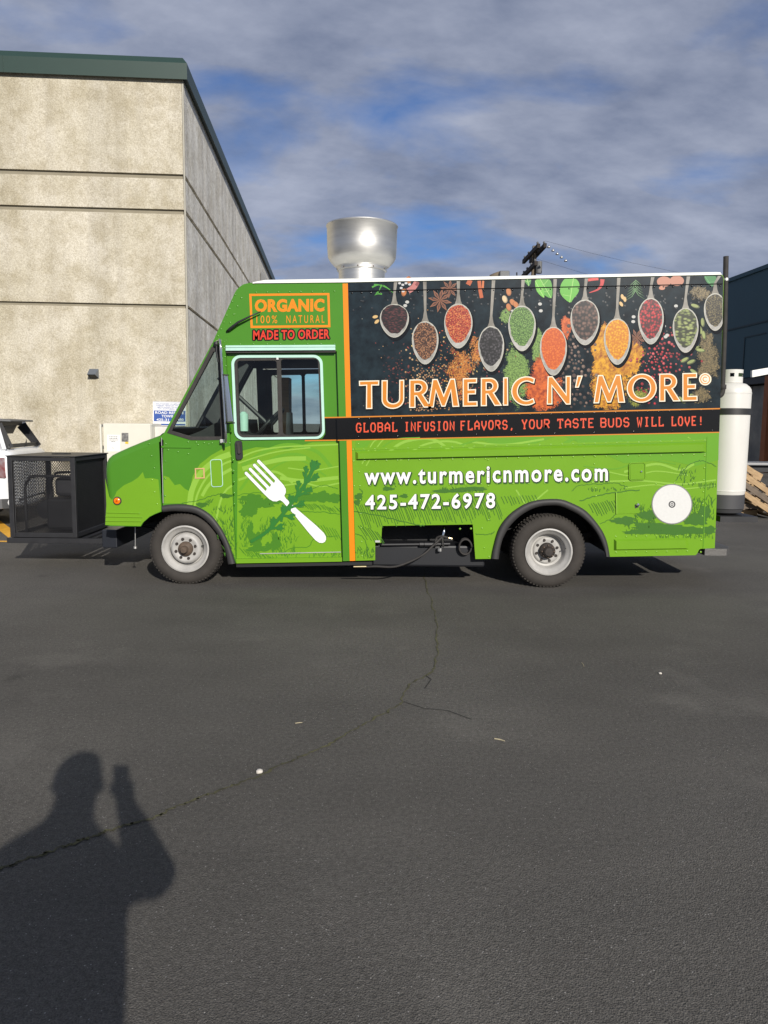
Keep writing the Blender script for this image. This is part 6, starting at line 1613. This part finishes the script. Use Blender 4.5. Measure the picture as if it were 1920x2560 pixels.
nr = 12; fs = [(i*nr+j, i*nr+(j+1) % nr, (i+1)*nr+(j+1) % nr, (i+1)*nr+j) for i in range(len(secs)-1) for j in range(nr)]
fs += [tuple(range(nr)), tuple((len(secs)-1)*nr+j for j in range(nr))]
mb.add(vs, fs); body = mb.build('body', M_CAR, car, smooth=True)
md = body.modifiers.new('s', 'SUBSURF'); md.levels = 1; md.render_levels = 2
# greenhouse
zr, zbt = 1.56, 1.15
gt = [(.34, .60), (2.2, .60), (1.3, .62)]
mb = MB()
roof_pts = [(.18, .58, zr-.03), (.5, .60, zr+.01), (1.3, .61, zr+.03), (2.1, .59, zr), (2.3, .56, zr-.05)]
vs = []
for s_, hw_, z in roof_pts: vs += [cp_(s_, -hw_, z), cp_(s_, -hw_*.6, z+.025), cp_(s_, hw_*.6, z+.025), cp_(s_, hw_, z), cp_(s_, hw_, z-.04), cp_(s_, -hw_, z-.04)]
fs = [(i*6+j, i*6+(j+1) % 6, (i+1)*6+(j+1) % 6, (i+1)*6+j) for i in range(4) for j in range(6)] + [(0,1,2,3,4,5), (24,25,26,27,28,29)]
mb.add(vs, fs); mb.build('roof', M_CAR, car, auto=40)
def quadp(name, pts, m, th=.0): mb = MB(); mb.add([cp_(*p) for p in pts], [tuple(range(len(pts)))]); return mb.build(name, m, car)
quadp('rear_window', [(.20, -.56, zr-.05), (.20, .56, zr-.05), (-.02, .70, zbt), (-.02, -.70, zbt)], M_CARGLASS)
mb = MB(); mb.bar(cp_(.185, -.55, zr-.09), cp_(.185, .55, zr-.09), .012, .14); mb.bar(cp_(-.01, -.66, zbt+.03), cp_(-.01, .66, zbt+.03), .012, .07); mb.build('rear_window_seal', M_BLACK, car)
mb = MB(); mb.add([cp_(.22, -.58, zr-.045), cp_(.22, .58, zr-.045), cp_(2.2, .58, zr-.045), cp_(2.2, -.58, zr-.045)], [(0,1,2,3)]); mb.build('headliner', M_DARKIN, car)
quadp('windscreen', [(2.28, -.54, zr-.06), (2.28, .54, zr-.06), (3.1, .74, 1.02), (3.1, -.74, 1.02)], M_CARGLASS)
for sg_ in (-1, 1):
    quadp('rear_quarter_window', [(.30, sg_*.60, zr-.05), (.95, sg_*.625, zr-.03), (.95, sg_*.80, zbt), (.14, sg_*.78, zbt+.02)], M_CARGLASS)
    quadp('side_window', [(1.02, sg_*.63, zr-.03), (2.2, sg_*.60, zr-.05), (2.85, sg_*.79, 1.05), (1.02, sg_*.80, zbt)], M_CARGLASS)
    for (p_a, p_b, pm2) in (((.19, sg_*.585, zr-.03), (.03, sg_*.775, zbt-.02), M_CAR), ((.985, sg_*.635, zr-.02), (.985, sg_*.81, zbt-.02), M_BLACK), ((2.25, sg_*.58, zr-.04), (3.05, sg_*.79, 1.01), M_CAR)):
        mb = MB(); mb.bar(cp_(*p_a), cp_(*p_b), .055, .07); mb.build('pillar', pm2, car)
    mb = MB(); mb.bar(cp_(.17, sg_*.53, zr-.06), cp_(-.015, sg_*.66, zbt), .012, .11, up=hv); mb.build('rear_window_seal', M_BLACK, car)
    mb = MB(); mb.box((0, 0, 0), (.01, .01, .01)); mb = MB(); q0, q1 = cp_(.95, sg_*.35-.26, .45), cp_(1.05, sg_*.35+.26, 1.22); mb.bar(cp_(.98, sg_*.36, .5), cp_(.80, sg_*.36, 1.22), .52, .12, up=hv); mb.build('rear_seat', M_DARKIN, car, bevel=.04)
    tlm = MB(); tlm.add([cp_(-.075, sg_*.64, 1.03), cp_(.0, sg_*.86, 1.03), cp_(.28, sg_*.885, 1.0), cp_(.22, sg_*.895, .76), cp_(.0, sg_*.87, .74), cp_(-.085, sg_*.66, .76), cp_(.02, sg_*.6, .9)], [(0,1,4,5),(1,2,3,4)])
    tlm.build('tail_lamp', M_REDL if False else mat('clear_lamp', srgb(190, 180, 178), .08, .6, col2=srgb(150, 40, 36), vscale=9), car)
    for s_ in (.85, 3.55):
        q = cp_(s_, sg_*.80, .32); wm = MB(); wm.tube([q - wv*sg_*.16, q + wv*sg_*.06], .32, 28); wm.build('wheel', M_TYRE, car, auto=40)
        hm = MB(); hm.tube([q + wv*sg_*.05, q + wv*sg_*.068], .2, 20); hm.build('hubcap', M_ALU, car, auto=40)
mb = MB(); mb.add([cp_(.32, -.56, zr+.02), cp_(.32, .56, zr+.02), cp_(.0, .52, zr+.0), cp_(.0, -.52, zr+.0), cp_(.32, -.56, zr-.015), cp_(.32, .56, zr-.015), cp_(.0, .52, zr-.025), cp_(.0, -.52, zr-.025)], [(0,1,2,3),(7,6,5,4),(0,4,5,1),(1,5,6,2),(2,6,7,3),(3,7,4,0)]); mb.build('spoiler', M_GREYP, car, bevel=.01)
mb = MB(); mb.add([cp_(-.06, -.62, .28), cp_(-.06, .62, .28), cp_(-.125, .60, .42), cp_(-.125, -.60, .42), cp_(.05, -.87, .30), cp_(.05, -.885, .44), cp_(.4, -.885, .42), cp_(.4, -.87, .28)], [(0,1,2,3),(0,3,5,4),(4,5,6,7)]); mb.build('lower_bumper', M_GREYP, car, auto=60)
mb = MB(); mb.box((-.1, -.1, 0), (.1, .1, .02)); 
mb = MB(); mb.bar(cp_(-.085, -.12, .95), cp_(-.085, .12, .95), .03, .04); mb.build('tailgate_badge', M_CHROME, car)
mb = MB(); mb.bar(cp_(-.03, .05, zbt+.02), cp_(.1, .45, zr-.25), .012, .012); mb.build('rear_wiper', M_BLACK, car)

# ================================================================== PHOTOGRAPHER, casting the shadow on the asphalt
def skin_body(chains, name):
    verts, edges, rad, idx = [], [], [], {}
    for ch in chains:
        prev = None
        for (p, r) in ch:
            key = tuple(round(c, 4) for c in p)
            if key not in idx: idx[key] = len(verts); verts.append(p); rad.append(r)
            i = idx[key]
            if prev is not None and prev != i: edges.append((prev, i))
            prev = i
    me = bpy.data.meshes.new(name); me.from_pydata(verts, edges, []); me.update()
    o = bpy.data.objects.new(name, me); COL.objects.link(o)
    md = o.modifiers.new('skin', 'SKIN'); md.use_smooth_shade = True
    for i, sv in enumerate(me.skin_vertices[0].data):
        r = rad[i]; sv.radius = r if isinstance(r, tuple) else (r, r); sv.use_root = (i == 0)
    o.modifiers.new('sub', 'SUBSURF').levels = 2; o.modifiers['sub'].render_levels = 2
    dg = bpy.context.evaluated_depsgraph_get(); dg.update()
    nm = bpy.data.meshes.new_from_object(o.evaluated_get(dg)); bpy.data.objects.remove(o)
    for p in nm.polygons: p.use_smooth = True
    return nm
PX, PYY = -.145, -.31
def b_(x, y, z): return (PX+x, PYY+y, z)
pel = (b_(0.01, 0, .98), (.24, .17))
HNDR = (0.020, -.075, 1.515)       # right palm behind the phone
chains = [
    [pel, (b_(.01, 0, 1.12), (.25, .17)), (b_(.01, 0, 1.28), (.25, .16)), (b_(0, 0, 1.42), (.20, .13)), (b_(.02, .0, 1.50), (.09, .09)), (b_(.035, .02, 1.57), (.078, .082)), (b_(.045, .035, 1.645), (.094, .108)), (b_(.045, .03, 1.72), (.096, .115)), (b_(.045, .015, 1.775), (.065, .08))],
    [(b_(0, 0, 1.42), (.20, .13)), (b_(.18, .0, 1.38), .085), (b_(.26, .12, 1.31), .080), ((.135, -.06, 1.215), .072), ((.105, -.095, 1.30), .070), ((.060, -.10, 1.42), .058), ((.035, -.095, 1.475), .038), (HNDR, .028)],
    [(b_(0, 0, 1.42), (.20, .13)), (b_(-.17, .0, 1.36), .085), (b_(-.27, .0, 1.20), .08), (b_(-.31, .05, 1.06), .068), (b_(-.27, .16, .98), .05), (b_(-.22, .19, .94), .032), (b_(-.18, .2, .91), .03)],
    [pel, (b_(.10, 0, .86), .105), (b_(.11, .01, .52), .075), (b_(.12, -.02, .12), .055), (b_(.12, -.02, .07), .05), (b_(.14, .14, .045), .04)],
    [pel, (b_(-.10, 0, .86), .105), (b_(-.11, .02, .52), .075), (b_(-.13, .0, .12), .055), (b_(-.13, .0, .07), .05), (b_(-.16, .16, .045), .04)],
]
# fingers of the right hand closed round the phone's edge, thumb on the other side
for k, (dz, ln) in enumerate(((.030, .9), (.010, 1.0), (-.010, .96), (-.030, .8))):
    chains.append([(HNDR, .028), ((.034, -.068, 1.515+dz), .0095), ((.034+.014, -.046, 1.517+dz), .0088), ((.030+.012*ln, -.026, 1.519+dz), .0078)])
chains.append([(HNDR, .028), ((-.004, -.074, 1.50), .011), ((-.034, -.066, 1.52), .0098), ((-.046, -.046, 1.545), .0085)])
HL = b_(-.18, .2, .91)
for k in range(4):
    chains.append([(HL, .03), ((HL[0]+.02+.004*k, HL[1]+.03-.018*k, HL[2]-.03), .0095), ((HL[0]+.03, HL[1]+.035-.018*k, HL[2]-.065), .0085), ((HL[0]+.025, HL[1]+.03-.018*k, HL[2]-.09), .0075)])
chains.append([(HL, .03), ((HL[0]+.035, HL[1]+.03, HL[2]-.01), .011), ((HL[0]+.05, HL[1]+.03, HL[2]-.045), .009)])
# nose
chains.append([(b_(.045, .035, 1.645), (.094, .108)), (b_(.045, .142, 1.655), .016), (b_(.045, .158, 1.645), .012)])
pm_ = skin_body(chains, 'person')
person = bpy.data.objects.new('person', pm_); COL.objects.link(person)
for m_ in (M_CLOTH, M_TROUS, M_SKIN, M_RUBBER): pm_.materials.append(m_)
for p in pm_.polygons:
    c = p.center
    hand_r = (c - Vector((.02, -.06, 1.53))).length < .105 and c.z > 1.455 and c.x > -.07 and c.y > -.13
    hand_l = (c - Vector(HL)).length < .13 and c.z < .93 and c.y > PYY+.12
    if hand_r or hand_l or (c.z > 1.525 and c.y < -.13): p.material_index = 2
    elif c.z < .09: p.material_index = 3
    elif c.z < .93 and abs(c.x-PX) < .26: p.material_index = 1
rebase(person, (PX, PYY, 0))
tag(person, 'standing photographer in navy jacket holding up a phone, shadow cast on asphalt', 'person')
mb = MB(); vs = []
hc = Vector(b_(.045, .018, 1.695))
for i in range(9):
    th = pi*.62*i/8
    for k in range(20):
        ph_ = 2*pi*k/20; fr_ = 1.0
        q = Vector((.106*sin(th)*cos(ph_), .128*sin(th)*sin(ph_), .108*cos(th)))
        if sin(ph_) > .25 and th > .95: q = Vector((.106*sin(.95)*cos(ph_), .128*sin(.95)*sin(ph_), .108*cos(.95)))
        vs.append(hc+q)
mb.add(vs, [(i*20+k, i*20+(k+1) % 20, (i+1)*20+(k+1) % 20, (i+1)*20+k) for i in range(8) for k in range(20)]); mb.build('hair', M_HAIR, person, smooth=True)
for sg_ in (-1, 1):
    mb = MB(); mb.lathe([(0, -.012), (.02, -.012), (.028, .0), (.018, .008), (0, .006)], b_(.045+sg_*.1, .02, 1.648), 'X', 10); mb.build('ear', M_SKIN, person, smooth=True)
    mb = MB(); mb.lathe([(0, -.002), (.008, -.002), (.012, .004), (0, .006)], b_(.045+sg_*.033, .132, 1.672), 'Y', 10); mb.build('eye', M_WHITEV, person, smooth=True)
mb = MB(); mb.bar(b_(.022, .132, 1.605), b_(.068, .132, 1.605), .008, .008); mb.build('mouth', mat('lips', srgb(150, 84, 76), .5), person, bevel=.003)
mb = MB(); mb.box((-.037, -.046, 1.478), (.035, -.037, 1.628)); ph_o = mb.build('phone', M_BLACK, None, bevel=.004); rebase(ph_o, (0, -.041, 1.478))
tag(ph_o, 'black phone held up in the photographer\'s right hand', 'phone')

# ================================================================== LITTER ON THE ASPHALT
def pebble(px, py, r, label, seed):
    g = G(px, py); rr_ = random.Random(seed); bm = bmesh.new(); bmesh.ops.create_icosphere(bm, subdivisions=2, radius=r)
    for v in bm.verts: v.co *= 1 + rr_.uniform(-.16, .16); v.co.z *= .6
    me = bpy.data.meshes.new('pebble'); bm.to_mesh(me); bm.free(); o = link('pebble', me, M_STONE, None, True); o.location = (g.x, g.y, r*.45); tag(o, label, 'pebble'); return o
pebble(648, 1932, .016, 'pale pebble lying beside the mossy crack in the asphalt', 1)
pebble(1650, 1685, .011, 'tiny pale pebble on the open asphalt right of the truck rear wheel', 2)
def twig(px0, py0, px1, py1, label, r=.003):
    a, b = G(px0, py0), G(px1, py1); mid_ = (a+b)/2 + Vector((.004, .003, 0)); z = Vector((0, 0, r*1.1)); mb = MB(); mb.tube([a+z, mid_+z, b+z], [r, r*1.1, r*.7], 6); o = mb.build('twig', mat('dry_twig', srgb(168, 158, 130), .9), None); rebase(o, (mid_.x, mid_.y, 0)); tag(o, label, 'twig')
twig(1236, 1848, 1262, 1854, 'short dry twig on the asphalt below the middle of the truck')
twig(738, 1809, 756, 1807, 'thin dry straw on the asphalt above the mossy crack', .002)
twig(1454, 1657, 1460, 1667, 'tiny dry straw on the asphalt below the rear wheel', .002)
